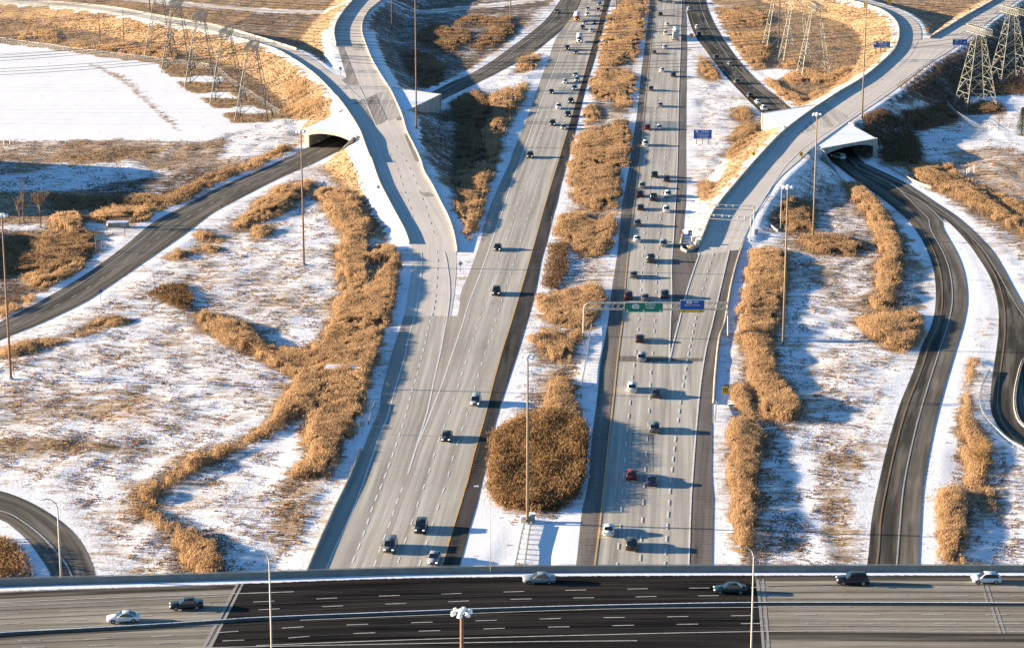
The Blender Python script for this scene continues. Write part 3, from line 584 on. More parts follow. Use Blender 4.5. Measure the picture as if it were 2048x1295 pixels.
# ------------------------------------------------------------------ pavements and markings
def ribbon(name, L, Rr, mat, dz=0.0, nv=1, parent=None, kind='structure'):
    n = len(L); vs = []; uv = []; u = 0.0
    for i in range(n):
        if i: u += ((L[i] - L[i - 1]).length + (Rr[i] - Rr[i - 1]).length) / 2
        wd = (Rr[i] - L[i]).length
        for j in range(nv + 1):
            t = j / nv; p = L[i].lerp(Rr[i], t); vs.append((p.x, p.y, p.z + dz)); uv.append((u, wd * t))
    fs = [(i * (nv + 1) + j, i * (nv + 1) + j + 1, (i + 1) * (nv + 1) + j + 1, (i + 1) * (nv + 1) + j) for i in range(n - 1) for j in range(nv)]
    me = bpy.data.meshes.new(name); me.from_pydata(vs, [], fs); l = me.uv_layers.new(name='UVMap')
    for lp in me.loops: l.data[lp.index].uv = uv[lp.vertex_index]
    me.update()
    if me.polygons and me.polygons[0].normal.z < 0: me.flip_normals()
    o = link_mesh(name, me, mat, parent)
    if parent is None and kind: tag(o, kind=kind)
    return o
def frac(key, a, b, i0=0, i1=None):         # part of a strip between across-fractions a and b
    L, Rr = STR[key]; i1 = i1 or len(L)
    return [L[i].lerp(Rr[i], a) for i in range(i0, i1)], [L[i].lerp(Rr[i], b) for i in range(i0, i1)]
def between(Lp, Rp, z=0.0):
    Lw, Rw = W(Lp, z), W(Rp, z); n = int(max(plen(Lw), plen(Rw)) / 3) + 2
    return resample(Lw, n), resample(Rw, n)
ribbon('asphalt_ramp', *STR['A'], M['concrete'], 0.03)
ribbon('road', *STR['R1'], M['dark_shoulder'], 0.05)
ribbon('road', *STR['R2'], M['mid_shoulder'], 0.03)
ribbon('road', *STR['C'], M['asphalt'], 0.02)
ribbon('road', *STR['E'], M['old_asphalt'], 0.02)
ribbon('road', *STR['F'], M['old_asphalt'], 0.035)
ribbon('road', *STR['G'], M['asphalt'], 0.02)
ribbon('ramp', *STR['B'], M['concrete'], 0.04)
ribbon('ramp', *STR['D'], M['concrete'], 0.045)
ribbon('ramp', *STR['D1'], M['concrete'], 0.035); ribbon('ramp', *STR['D2'], M['concrete'], 0.04)
ribbon('service_road', *STR['Z'], M['service'], 0.05)
M['salt_shoulder'] = road_mat('salted_shoulder', (0.17, 0.148, 0.118), 0.35, 0.25, tint=(0.10, 0.088, 0.07))
def edge_ribbon(key, d, side, dz, i0=0.0, i1=1.0):
    L, Rr = STR[key]; n = len(L); a, b = [], []
    for i in range(int(n * i0), int(n * i1)):
        wd = (Rr[i] - L[i]).length; t = min(.45, d / wd)
        if side: a.append(L[i].lerp(Rr[i], 1 - t)); b.append(Rr[i])
        else: a.append(L[i]); b.append(L[i].lerp(Rr[i], t))
    ribbon('road_shoulder', a, b, M['salt_shoulder'], dz)
edge_ribbon('E', 3.2, 1, 0.032, 0, .6); edge_ribbon('C', 3.1, 0, 0.032); edge_ribbon('G', 3.2, 1, 0.032); edge_ribbon('F', 1.8, 1, 0.045, .2, 1)
# carriageway lanes (lighter concrete) between the edge lines
def rows(line, ylist):
    ln = sorted(line, key=lambda p: p[1]); return [(float(np.interp(y, [p[1] for p in ln], [p[0] for p in ln])), y) for y in ylist]
YR = [-60, -40, -20] + list(range(0, 640, 12)) + list(range(640, 1216, 18))
W1full = W1 + W1b
L1 = resample(W(rows(W1full, YR)), 300); R1y = resample(W(rows(Y1, YR)), 300)
ribbon('road_lane', L1, R1y, M['grey_lane'], 0.058)
rw = rows(R1_L, YR); Lg = resample(W(rw), 300)
ribbon('road_shoulder', Lg, L1, M['beige'], 0.056)
def left_gore_rows():
    return [y for y in range(632, 1216, 12)]
ys_ = left_gore_rows(); aL = W(rows(LAB_L, ys_)); aR = W([(x + 10, y) for x, y in rows(W1full, ys_)]); n_ = 150
ribbon('road_lane', resample(aL, n_), resample(aR, n_), M['beige'], 0.064)
AW = PX("826 632 817 675 809 715 797 755 784.5 798 774.5 833 757 878 740 925 724.5 970 699.5 1033 672 1091 653 1136 620 1210")
AG = PX("893 632 888 665 882 698 869.5 753 854.5 823 834.5 888 816 948 806 973.5 792 1008.5 773 1063.5 759.5 1098.5 747 1135 715 1210")
ribbon('road_lane', *between(AW, AG), M['grey_lane'], 0.068)
# right carriageway: lanes
yr2 = [y for y in YR if y <= 723]
ribbon('road_lane', resample(W(rows(Y2, yr2)), 260), resample(W(rows(W2, yr2)), 260), M['grey_lane'], 0.04)
yr3 = [723] + [y for y in YR if y > 723]
w2x = rows(W2b, yr3)
ribbon('road_lane', resample(W(rows(Y2, yr3)), 120), resample(W(w2x), 120), M['grey_lane'], 0.04)
WD_L = T(1,2,"1510 700 1440 900 1390 1060 1330 1290") + T(2,2,"1290 150 1255 310")
yrd = list(range(500, 724, 8))
ribbon('road_lane', resample(W(rows(WD_L, yrd)), 60), resample(W(rows(T(1,2,"1830 480 1750 650 1680 950 1610 1250") + T(2,2,"1600 0 1550 200 1510 450"), yrd)), 60), M['grey_lane'], 0.053)
yrs = list(range(476, 1216, 18))
ribbon('road_shoulder', resample(W(rows(W2b + T(1,2,"1830 480 1750 650 1680 950"), yrs)), 120), resample(W(rows(R2_R[13:], yrs)), 120), M['right_shoulder'], 0.057)

LK = [0]; D9 = (3.0, 9.0); DD = (3.0, 6.0)
def lines_along(pts, wd, z=0.0, dash=None, dz=0.075, phase=0.0, mb=None):
    LK[0] += 1; dz += 0.0012 * (LK[0] % 30); wd *= 1.2 if dash == DD else (1.2 if dash else 1.1)
    P = W(pts, z) if not isinstance(pts[0], Vector) else pts
    n = max(3, int(plen(P) / 1.0)); P = resample(P, n); step = plen(P) / (n - 1)
    if dash is None:
        segs = [P]
    else:
        on, cyc = dash; segs = []; L = plen(P); s = phase
        Pn = np.array([tuple(p) for p in P]); S = np.linspace(0, L, n)
        while s < L:
            e = min(s + on, L); segs.append([Vector([np.interp(t, S, Pn[:, k]) for k in range(3)]) for t in (s, (s + e) / 2, e)]); s += cyc
    for sg in segs:
        b = len(mb.v); vs = []; fs = []
        for i, p in enumerate(sg):
            d = (sg[min(i + 1, len(sg) - 1)] - sg[max(i - 1, 0)]); d.z = 0
            if d.length < 1e-6: continue
            nn = Vector((-d.y, d.x, 0)).normalized() * wd / 2
            vs += [(p.x - nn.x, p.y - nn.y, p.z + dz), (p.x + nn.x, p.y + nn.y, p.z + dz)]
        k = len(vs) // 2
        mb.add(vs, [(2 * i, 2 * i + 2, 2 * i + 3, 2 * i + 1) for i in range(k - 1)])
wm = MB(); ym = MB(); om = MB(); yo = MB(); 
def lerp_rows(a, b, t, yl): 
    A_, B_ = rows(a, yl), rows(b, yl); return [(p[0] * (1 - t) + q[0] * t, p[1]) for p, q in zip(A_, B_)]
lines_along(W1, 0.26, mb=wm); lines_along(W1b, 0.22, dash=DD, mb=wm); lines_along(rows(Y1, YR), 0.26, mb=ym)
for t in (1 / 3, 2 / 3): lines_along(lerp_rows(W1full, Y1, t, YR), 0.2, dash=D9, phase=2 + 5 * t, mb=wm)
ALW = PX("692 197 727 252 737 275 759 322 782 374 812 419 834.5 466 842 489 843 524 839.5 574 831 624")
lines_along(ALW[:8], 0.2, zra, mb=wm); lines_along(ALW[7:] + AW[1:], 0.22, mb=wm)
lines_along(PX("880 470 890 510 897 550 899 590 893 640") + AG[1:7], 0.26, mb=wm)
lines_along(PX("747 192 772 242 788 290 812 324 834.5 374 857 436 867 471"), 0.2, zra, dash=D9, mb=wm)
lines_along(PX("752 262 769.5 295 788 324 807 379 824.5 434"), 0.18, zra, dash=D9, phase=4, mb=wm)
lines_along(PX("867 471 873 506 873 549 869.5 594"), 0.2, dash=D9, mb=wm)
lines_along(PX("869 600 862 636 858.5 648 847 698 834.5 748 822 788 812 828 794.5 883 769.5 953 744.5 1016 732 1053.5 719.5 1088.5 702 1131 670 1205"), 0.24, dash=DD, mb=wm)
lines_along(T(0,1,"700 660 780 740 860 820 920 920 965 1020"), 0.25, six, mb=wm)
lines_along(T(0,1,"820 690 870 790 905 880 940 960 965 1020"), 0.25, six, mb=wm)
lines_along(PX("-90 0 0 4.5 100 10 225 24 325 43 425 60 512 82 592 116 640 148 690 195"), 0.2, six, mb=wm)
lines_along(rows(Y2, YR), 0.26, mb=ym); lines_along(W2, 0.26, mb=wm); lines_along(W2b, 0.26, mb=wm)
for t in (1 / 3, 2 / 3): lines_along(lerp_rows(Y2, W2, t, yr2), 0.2, dash=D9, phase=3 + 4 * t, mb=wm)
lines_along(PX("1268 727 1265 743 1260 798 1255 855 1250 920 1244 991 1241.5 1028.5 1235 1107 1226 1205"), 0.22, dash=D9, mb=wm)
lines_along(PX("1302 728 1300 758 1296.5 838 1293 894 1286.5 991 1284 1031 1280 1107 1275 1205"), 0.22, dash=D9, phase=5, mb=wm)
lines_along(PX("1395 620 1386.5 658 1376.5 705.5 1366.5 760.5 1356.5 830.5 1346.5 905.5 1341.5 955.5 1339 983.5 1335 1033.5 1330 1108.5 1322 1205"), 0.24, dash=DD, mb=wm)
lines_along(PX("1395 618 1406.5 574 1424 514 1433 492"), 0.2, dash=D9, mb=wm)
lines_along(PX("1433 492 1446.5 461.5 1471.5 411.5 1504 361.5 1543.5 307.5 1580 278 1643.5 246 1700 204 1760 160 1810 122"), 0.2, rise, dash=D9, mb=wm)
lines_along(WD_L, 0.26, mb=wm)
lines_along(WD_R[:8] + WD_R[8:12], 0.22, rise, mb=wm); lines_along(WD_R[12:], 0.24, mb=wm)
lines_along(PX("1835 82 1820 110 1790 140"), 0.2, six, mb=wm)
def inset(key, t, i0=0.0, i1=1.0, dist=None, side=0):
    L, Rr = STR[key]; n = len(L); out = []
    for i in range(int(n * i0), int(n * i1)):
        wd = (Rr[i] - L[i]).length; tt = t if dist is None else (dist / wd if side == 0 else 1 - dist / wd)
        out.append(L[i].lerp(Rr[i], tt))
    return out
lines_along(inset('C', 0, dist=3.2, side=0), 0.2, mb=om); lines_along(inset('C', 0, dist=1.6, side=1), 0.22, mb=yo); lines_along(inset('C', 0.56), 0.2, dash=D9, mb=om)
lines_along(inset('E', 0, dist=1.5, side=0), 0.22, mb=yo); lines_along(inset('E', 0, 0, 0.62, dist=3.4, side=1), 0.22, mb=om)
lines_along(inset('E', 0.5, 0.55, 1.0), 0.2, dash=D9, mb=om); lines_along(inset('E', 0, 0.63, 1.0, dist=3.0, side=1), 0.2, mb=om)
lines_along(inset('F', 0, 0, 0.66, dist=1.5, side=0), 0.24, mb=yo); lines_along(inset('F', 0, .2, 1.0, dist=2.0, side=1), 0.2, mb=om)
lines_along(inset('G', 0, dist=3.6, side=1), 0.3, mb=om)
lines_along(PX("1886 444 1868 424 1840 402 1810 386 1780 368"), 0.3, mb=om)
for mb, nm, mt in ((wm, 'road_marking', 'white_paint'), (ym, 'road_marking', 'yellow_paint'), (om, 'road_marking', 'worn_paint'), (yo, 'road_marking', 'worn_yellow')):
    tag(mb.build(nm, M[mt]), kind='structure')
# snow gore between the two right-hand roads and drifts on the pavement edge
# resurfaced patches on the left flyover and dark gore asphalt
def patch(name, pts, z, mat, dz):
    P = W(pts, z); mb = MB(); mb.add([(p.x, p.y, p.z + dz) for p in P], [tuple(range(len(P)))]); o = mb.build(name, mat)
    me = o.data
    if me.polygons[0].normal.z < 0: me.flip_normals()
    l = me.uv_layers.new(name='UVMap')
    for lp in me.loops: q = me.vertices[lp.vertex_index].co; l.data[lp.index].uv = (q.y, q.x)
    return tag(o, kind='structure')
M['patch'] = road_mat('patch_asphalt', (0.30, 0.27, 0.23), 0.3, 0.1); M['patch2'] = road_mat('patch_grey', (0.45, 0.41, 0.35), 0.3, 0.1)
patch('road_patch', T(0,1,"760 835 960 755 1050 950 960 1025 830 830"), six, M['patch'], 0.062)
patch('road_patch', T(0,1,"960 750 1060 715 1150 930 1060 965"), six, M['patch2'], 0.06)
patch('road_patch', T(0,1,"655 372 700 372 820 680 740 682 680 640 722 620 700 540"), six, M['patch'], 0.06)
patch('road_patch', T(0,1,"1120 945 1165 930 1230 1080 1300 1290 1275 1290 1190 1090"), zra, M['patch'], 0.062)
patch('road_patch', T(0,1,"765 350 840 350 865 400 780 405"), six, M['patch2'], 0.06)
patch('road_patch', T(1,1,"1305 243 1385 243 1420 275 1340 277"), zra, M['patch'], 0.06)
patch('road_patch', T(0,3,"215 1100 455 828 640 935 350 1170"), six, M['patch2'], 0.062)
patch('road_patch', T(1,2,"1285 640 1375 640 1385 700 1500 700 1440 900 1390 1060 1340 1240 1270 1290 1272 900"), 0.0, M['right_shoulder'], 0.06)
patch('road_patch', T(2,2,"1082 880 1130 880 1125 1180 1092 1180"), 0.0, M['patch'], 0.062)

# ------------------------------------------------------------------ tunnels
def build_tunnel(t, label, pave):
    A_, B_, E_, D_c = t
    c = (A_ + B_ + E_ + D_c) / 4; root = empty('underpass', (c.x, c.y, 0), 0, label, 'underpass')
    bdir = (B_ - A_).normalized(); edir = (E_ - A_).normalized(); wd = (B_ - A_).length; ln = (E_ - A_).length
    def P(a, s, z): q = A_ + bdir * a + edir * s - Vector((c.x, c.y, 6.0)); return (q.x, q.y, z)
    def hexa(mb, a0, a1, s0, s1, z0, z1):
        mb.add([P(a0, s0, z0), P(a1, s0, z0), P(a1, s1, z0), P(a0, s1, z0), P(a0, s0, z1), P(a1, s0, z1), P(a1, s1, z1), P(a0, s1, z1)],
               [(0, 3, 2, 1), (4, 5, 6, 7), (0, 1, 5, 4), (1, 2, 6, 5), (2, 3, 7, 6), (3, 0, 4, 7)])
    m = MB(); hexa(m, 0, wd, 0, ln, 5.1, 5.86); m.build('roof_slab', M['wall'], root)
    for a0 in (0.0, wd - 1.0):
        m = MB(); hexa(m, a0, a0 + 1.0, 0.02, ln - 0.02, -1.5, 5.1); m.build('side_wall', M['wall'], root)
    for s0, s1 in ((-0.35, 0.6), (ln - 0.6, ln + 0.35)):          # portal frame with its shallow arch
        m = MB(); N = 16; pts = []
        for k in range(N + 1):
            a = 1.6 + (wd - 3.2) * k / N; u_ = 2 * k / N - 1; pts.append((a, 5.05 - 1.25 * abs(u_) ** 2.4))
        prof = [(-0.3, -1.5), (-0.3, 5.98), (wd + 0.3, 5.98), (wd + 0.3, -1.5), (wd - 1.6, -1.5)] + pts[::-1] + [(1.6, -1.5)]
        vs = [P(a, s0, z) for a, z in prof] + [P(a, s1, z) for a, z in prof]; k = len(prof)
        bmf = [(i, (i + 1) % k, k + (i + 1) % k, k + i) for i in range(k)]
        tri = []
        ring = list(range(k))
        # front and back faces as strips between the outer top edge and the arch
        ap = list(range(5, 5 + N + 1))
        tri += [(0, 1, k - 2, k - 1)[::-1], (2, 3, 4, 5)[::-1]]
        for q in range(N): tri += [(ap[q], ap[q + 1], 1 if q >= N // 2 else 2)]
        tri += [(ap[N // 2], 1, 2)]
        m.add(vs, bmf + tri + [tuple(i + k for i in f[::-1]) for f in tri]); m.build('portal_arch', M['wall'], root)
    m = MB(); m.add([P(0.15, 0.62, 5.9), P(wd - 0.15, 0.62, 5.9), P(wd - 0.15, ln - 0.62, 5.9), P(0.15, ln - 0.62, 5.9)], [(0, 1, 2, 3)])
    m.add([P(-0.25, -0.3, 6.0), P(wd + 0.25, -0.3, 6.0), P(wd + 0.25, 0.55, 6.0), P(-0.25, 0.55, 6.0)], [(0, 1, 2, 3)])
    m.build('snow_cover', M['snow'], root)
    for px0, px1 in pave:                                         # wing walls running down the cut
        a = at(*px0, 5.6); b = ground(*px1); mb = MB(); a -= Vector((c.x, c.y, 0)); b -= Vector((c.x, c.y, 0))
        nrm = Vector((-(b - a).y, (b - a).x, 0)).normalized() * 0.16
        vs = [a - nrm, a + nrm, b + nrm, b - nrm]
        mb.add([(q.x, q.y, -1.5) for q in vs] + [(q.x, q.y, q.z + 0.12) for q in vs],
               [(0, 3, 2, 1), (4, 5, 6, 7), (0, 1, 5, 4), (1, 2, 6, 5), (2, 3, 7, 6), (3, 0, 4, 7)])
        mb.build('wing_wall', M['wall'], root)
    return root
build_tunnel(TUN[0], 'concrete box underpass with a snow covered roof under the left flyover', [((708, 273), (662, 322))])
build_tunnel(TUN[1], 'concrete box underpass with a snow covered roof under the right flyover', [((1646, 300), (1682, 358))])

# ------------------------------------------------------------------ barriers
def barrier(name, P, h, label, side=0.0, thick=0.45, mat='barrier', kindcat='barrier', zbase=None, group=None, cap=None):
    """jersey profile swept along P (world points on the edge of the pavement)"""
    n = max(4, int(plen(P) / 2.5)); P = resample(P, n)
    o0 = P[0].copy(); prof = [(-0.30, -0.25), (-0.30, 0.10), (-0.16, 0.32), (-0.11, h), (0.11, h), (0.16, 0.32), (0.30, 0.10), (0.30, -0.25)]
    prof = [(x * thick / 0.45, z) for x, z in prof]; k = len(prof); mb = MB(); vs = []
    for i, p in enumerate(P):
        d = P[min(i + 1, n - 1)] - P[max(i - 1, 0)]; d.z = 0; nn = Vector((d.y, -d.x, 0)).normalized()
        for x, z in prof: q = p + nn * (x + side); vs.append((q.x - o0.x, q.y - o0.y, q.z - o0.z + z))
    fs = [(i * k + j, i * k + (j + 1) % k, (i + 1) * k + (j + 1) % k, (i + 1) * k + j) for i in range(n - 1) for j in range(k)]
    fs += [tuple(range(k)), tuple(range((n - 1) * k, n * k))[::-1]]
    mb.add(vs, fs); o = mb.build(name, M[mat]); o.location = o0
    if label: tag(o, label, kindcat, group)
    return o
barrier('concrete_barrier', W(B_LO[2:] + JOINT[:2], six), 0.8, 'low concrete barrier on the field side of the curving upper left ramp', side=0.4)
barrier('concrete_barrier', W(JOINT[1:] + [LAB_L[0]], zra), 1.15, 'concrete parapet above the snowy underpass roof on the left flyover', side=0.4)
barrier('concrete_barrier', W(LAB_L[:6], zra), 0.75, 'white sunlit barrier down the left side of the left flyover to its rounded end', side=0.4)
barrier('concrete_barrier', W(A_UP_L[:7], rise), 1.15, 'tall barrier on the left of the flyover at the top of the picture', side=0.4)
barrier('concrete_barrier', W(B_UP[:-3], six), 0.8, 'sunlit beige barrier along the far side of the curving upper left ramp', side=-0.3)
barrier('concrete_barrier', W(A_R[:21], zra), 0.7, 'long beige barrier along the right side of the left flyover', side=-0.3)
barrier('concrete_barrier', W(LAB_L[-7:], 0.0), 0.62, 'low shaded barrier beside the left carriageway running down to the bridge', side=0.3)
barrier('concrete_barrier', W(D1_L[2:] + D_L[:-1], rise), 1.0, 'grey barrier along the left side of the right flyover ramp', side=0.35)
barrier('concrete_barrier', W(D2_L[1:6], six), 0.8, 'short barrier on the far side of the ramp leaving at the upper right corner', side=0.3)
barrier('concrete_barrier', W(T(1,2,"1900 510 1860 600 1790 800 1740 1000 1690 1290") + T(2,2,"1650 100 1615 400 1602 600 1600 640"), 0.0), 0.5, 'low sunlit concrete curb wall on the right edge of the right carriageway', side=-0.3)
barrier('concrete_barrier', W(PX("1366 468 1362 490 1369 505 1385 500 1400 492"), 0.0), 0.7, 'short curved barrier round the tip of the gore below the toll gantries')
barrier('concrete_barrier', W(T(1,2,"2000 330 1965 370 1960 400 2046 480") + T(1,3,"30 530 80 565"), 0.0), 0.8, 'curved concrete wall at the foot of the snowy slope beside the double masts')
barrier('low_curb', W(PX('2060 705 2046 722 2036 755 2030 790 2032 825 2045 850 2075 868')), 0.22, 'low pale curb inside the dark bend at the right edge')
barrier('concrete_barrier', [ground(*p) + Vector((0, 0, 0)) for p in T(1,3,"900 10 1090 120 1200 175 1310 215")], 0.7, 'pale concrete barrier beside the road leaving the right underpass')

# ------------------------------------------------------------------ guard rails
def rail(pts, label, n_post=2.0, wp='steel', h=0.75, light=False):
    P = [ground(*p) for p in pts]; P = resample(P, max(3, int(plen(P) / n_post)))
    o0 = P[0].copy(); root = empty('guard_rail', o0, 0, label, 'guard rail'); mb = MB(); pb = MB()
    for i, p in enumerate(P):
        q = p - o0; pb.box(q.x - 0.1, q.x + 0.1, q.y - 0.1, q.y + 0.1, q.z - 0.3, q.z + h)
        if i: a = P[i - 1] - o0; mb.bar(a + Vector((0, 0, h - 0.12)), q + Vector((0, 0, h - 0.12)), 0.17)
    mb.build('rail', M[wp], root); tag(pb.build('post', M['wood'] if not light else M['pale_pole'], root), kind='stuff'); return root
rail(PX("1051 1047 1046 1064 1040 1092 1030 1140 1020 1180"), 'guard rail with dark posts running from the near median mast to the bridge, left one')
rail(PX("1062 1050 1058 1075 1053 1110 1048 1145 1044 1180"), 'guard rail running from the near median mast to the bridge, right one')
rail(T(2,2,"635 20 610 180 585 350 560 480 550 590"), 'dark guard rail on the snow beside the left post of the overhead sign')
rail(T(2,1,"950 640 930 690 915 740 900 800"), 'short guard rail beside the barrier on the left carriageway')
rail(T(2,2,"1632 640 1630 700 1622 780"), 'short pale railing at the end of the curb wall on the right', light=True)
rail(T(2,3,"1770 385 1720 480 1695 600 1710 710 1780 810 1850 880 1930 950 2046 1020") + PX("2090 925"), 'curved guard rail with pale posts round the shaded bend at the right edge', light=True)
rail(T(3,2,"580 0 560 80") , 'short rail beside the median snow near the bridge')

# ------------------------------------------------------------------ near bridge
ZB = 6.0
bridge = empty('road_bridge', (at(1024, 1200, ZB).x, at(1024, 1200, ZB).y, ZB), 0, 'wide concrete highway bridge crossing the whole bottom of the picture', 'bridge')
B0 = bridge.location.copy()
def rel(P): return [p - B0 for p in P]
FAR = PX("-420 1189 0 1171 256 1164 512 1157 768 1149 1024 1144.5 1300 1143.3 1536 1143 2048 1143 2500 1145")
def bl(s): return rel(resample(W(PX(s) if isinstance(s, str) else s, ZB), 160))
far = bl(FAR); near = [Vector((p.x, p.y - 62.0, p.z)) for p in far]
mb = MB(); vs = []
for a, b in zip(far, near): vs += [(a.x, a.y + 0.5, 0), (b.x, b.y, 0), (b.x, b.y, -1.6), (a.x, a.y + 0.5, -1.6)]
nb = len(far)
mb.add(vs, [(4 * i + j, 4 * i + (j + 1) % 4, 4 * i + 4 + (j + 1) % 4, 4 * i + 4 + j) for i in range(nb - 1) for j in range(4)]); mb.build('deck', M['wall'], bridge)
ribbon('pavement', far, near, M['tan_deck'], 0.02, parent=bridge)


def deckpoly(name, s, mat, dz):
    P = rel(W(PX(s), ZB)); n = len(P) // 2; L = resample(P[:n], 80); Rr = resample(P[n:][::-1], 80)
    return ribbon(name, L, Rr, mat, dz, nv=6, parent=bridge)
deckpoly('asphalt_overlay', "482 1159 740 1150.5 1024 1145.5 1300 1144.3 1508 1144.1 1545 1420 1200 1420 900 1420 640 1420 355 1420", M['black_top'], 0.035)
deckpoly('shoulder_strip', "1512 1149 1700 1149 1850 1149.5 2048 1150 2500 1151 2500 1163 2048 1162 1850 1161 1700 1161 1513 1161", M['old_asphalt'], 0.032)
deckpoly('shoulder_strip', "-420 1203 -200 1196 0 1185 250 1175 478 1168 476 1178 250 1186 0 1197 -200 1208 -420 1216", M['old_asphalt'], 0.032)
deckpoly('shoulder_strip', "-420 1300 -200 1287 0 1270 200 1258 442 1244 438 1251 200 1266 0 1279 -200 1297 -420 1310", M['old_asphalt'], 0.032)
deckpoly('shoulder_strip', "1528 1263 1700 1264 1850 1265 2048 1266 2500 1268 2500 1290 2048 1283 1850 1282 1700 1281 1530 1279", M['old_asphalt'], 0.032)
for s in ("474 1164 480 1164 411 1295 403 1295", "484 1164 489 1164 423 1295 416 1295", "1513 1158 1518 1158 1530 1295 1524 1295", "1524 1158 1528 1158 1540 1295 1535 1295",
          "1960 1162 1965 1162 1978 1208 1973 1208", "1970 1162 1974 1162 1988 1208 1983 1208", "1981 1214 1986 1214 2003 1266 1997 1266", "1991 1214 1995 1214 2012 1266 2007 1266"):
    P = rel(W(PX(s), ZB)); m_ = MB(); m_.add([(p.x, p.y, p.z + 0.045) for p in P], [(0, 1, 2, 3)]); o = m_.build('expansion_joint', M['joint'], bridge)
    if o.data.polygons[0].normal.z < 0: o.data.flip_normals()
def snowline(name, s, w0, w1, h=0.06):        # a ridge of ploughed snow with a ragged edge
    P = bl(s); mb = MB(); vs = []; n = len(P)
    P = resample(P, 700); n = 700
    for i, p in enumerate(P):
        a = w0 * (0.9 + 0.2 * random.random()); b = w1 * (0.85 + 0.3 * random.random())
        vs += [(p.x, p.y + a, 0.03), (p.x, p.y + a * 0.4, h), (p.x, p.y - b * 0.5, h), (p.x, p.y - b, 0.03)]
    mb.add(vs, [(4 * i + j, 4 * i + 4 + j, 4 * i + 5 + j, 4 * i + 1 + j) for i in range(n - 1) for j in range(3)]); return mb.build(name, M['snow'], bridge, smooth=True)
snowline('snow_ridge', "-420 1196 0 1178 256 1170 512 1162 768 1153 1024 1149 1300 1147 1536 1146.3 2048 1146.5 2500 1148", 0.9, 0.8, 0.08)
def bar_on(name, s, h, thick, mat='barrier', zoff=0.0, snowy=False):
    P = bl(s); n = len(P); prof = [(-0.3, 0), (-0.3, 0.08), (-0.15, 0.3), (-0.1, h), (0.1, h), (0.15, 0.3), (0.3, 0.08), (0.3, 0)]; k = 8; vs = []; mb = MB()
    for p in P:
        for x, z in prof: vs.append((p.x, p.y + x * thick, p.z + z + zoff))
    mb.add(vs, [(i * k + j, i * k + (j + 1) % k, (i + 1) * k + (j + 1) % k, (i + 1) * k + j) for i in range(n - 1) for j in range(k)]); o = mb.build(name, M[mat], bridge)
    if snowy:
        mb = MB(); vs = []; Q = resample(P, 900)
        for p in Q: a = 0.10 + 0.05 * random.random(); vs += [(p.x, p.y - a * 0.7, h + 0.02), (p.x, p.y, h + 0.06 + 0.02 * random.random()), (p.x, p.y + a, h + 0.02)]
        mb.add(vs, [(3 * i + j, 3 * i + 3 + j, 3 * i + 4 + j, 3 * i + 1 + j) for i in range(899) for j in range(2)]); mb.build('snow_cap', M['snow'], o, smooth=True)
    return o
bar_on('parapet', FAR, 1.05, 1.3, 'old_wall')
mb = MB(); hr = [p + Vector((0, 0.1, 1.16)) for p in far]; mb.tube(hr, [0.045] * len(hr), 4)
for i in range(0, len(hr), 3): mb.bar(hr[i] - Vector((0, 0, 0.14)), hr[i], 0.04)
mb.build('hand_rail', M['steel'], bridge)
MED = "-420 1304 0 1270 145 1262 290 1254 445 1244 512 1239.5 768 1229 1024 1219.5 1300 1212.5 1536 1209 2048 1210 2500 1213"
bar_on('median_barrier', MED, 0.42, 0.9, 'shadow_wall', snowy=True)  # barrier colour darkened to stand in for its shadowed near face
for sx in (-46, -18, 12, 44):                 # piers under the deck
    for k in (6, 24, 44): m_ = MB(); m_.box(sx - 0.8, sx + 0.8, far[80].y - k - 2.5, far[80].y - k + 2.5, -8.5, -1.6); m_.build('pier', M['wall'], bridge)
bw = MB(); Vz = Vector((0, 0, 0))
def deckline(s, wd=0.17, dash=None, phase=0.0): lines_along(rel(W(PX(s), ZB)), wd, dash=dash, dz=0.055, phase=phase, mb=bw)
deckline("-420 1250 -200 1238 0 1228 100 1223 238 1218 400 1209 520 1203 630 1197.5 752 1192 875 1188 995 1184 1118 1180.5 1240 1178 1361 1176 1615 1174 1910 1174 2500 1177", dash=D9, phase=1.2)
deckline("-420 1272 -200 1259 0 1248 200 1237 400 1225 520 1219 630 1213.5 752 1208.5 875 1204 995 1199 1118 1196 1240 1194 1361 1191.5 1615 1190 1910 1190.5 2500 1194", dash=D9, phase=1.2)
deckline("-420 1222 -200 1215 0 1205 250 1194 465 1187 588 1183", 0.22); deckline("-300 1224 0 1213 100 1208 465 1191", 0.18)
deckline("-420 1288 0 1262 440 1249"); deckline("600 1240 1024 1223.5 1240 1217 1536 1214 1700 1214"); deckline("1600 1240 2048 1240.5 2500 1243", 0.12)
deckline("0 1281 238 1276 478 1262 620 1252.5 905 1242.5 1037 1239 1160 1235.5 1285 1234 1409 1232 1640 1229 2048 1229 2500 1231", dash=D9, phase=2.5)
deckline("0 1296 200 1290 553 1277 660 1269 790 1263.5 916 1259.5 1040 1255 1165 1252.5 1290 1249.5 1416 1247.5 1640 1246 2048 1247 2500 1249", dash=D9, phase=3.0)
deckline("512 1291 762 1281 1023 1273.5 1536 1262.5 2048 1263 2500 1265", 0.2); deckline("200 1300 512 1293 1023 1283.5 1274 1281", 0.2)
sm_ = MB(); keep_ = bw; bw = sm_
for s_ in ("480 1192 760 1181 1024 1173 1300 1168 1510 1166", "470 1211 760 1199 1024 1191 1300 1187 1512 1184", "462 1228 760 1213 1024 1203 1300 1198 1516 1196", "450 1250 760 1237 1024 1229 1300 1224 1520 1222", "440 1262 760 1251 1024 1244 1300 1240 1522 1238", "430 1280 760 1266 1024 1260 1300 1256 1524 1254"): deckline(s_, .10)
bw = keep_; M['seam'] = plain('tar_seam', (0.05, 0.045, 0.04), 0.9, noise=0.3); sm_.build('pavement_seam', M['seam'], bridge)
tn_ = MB(); bw = tn_
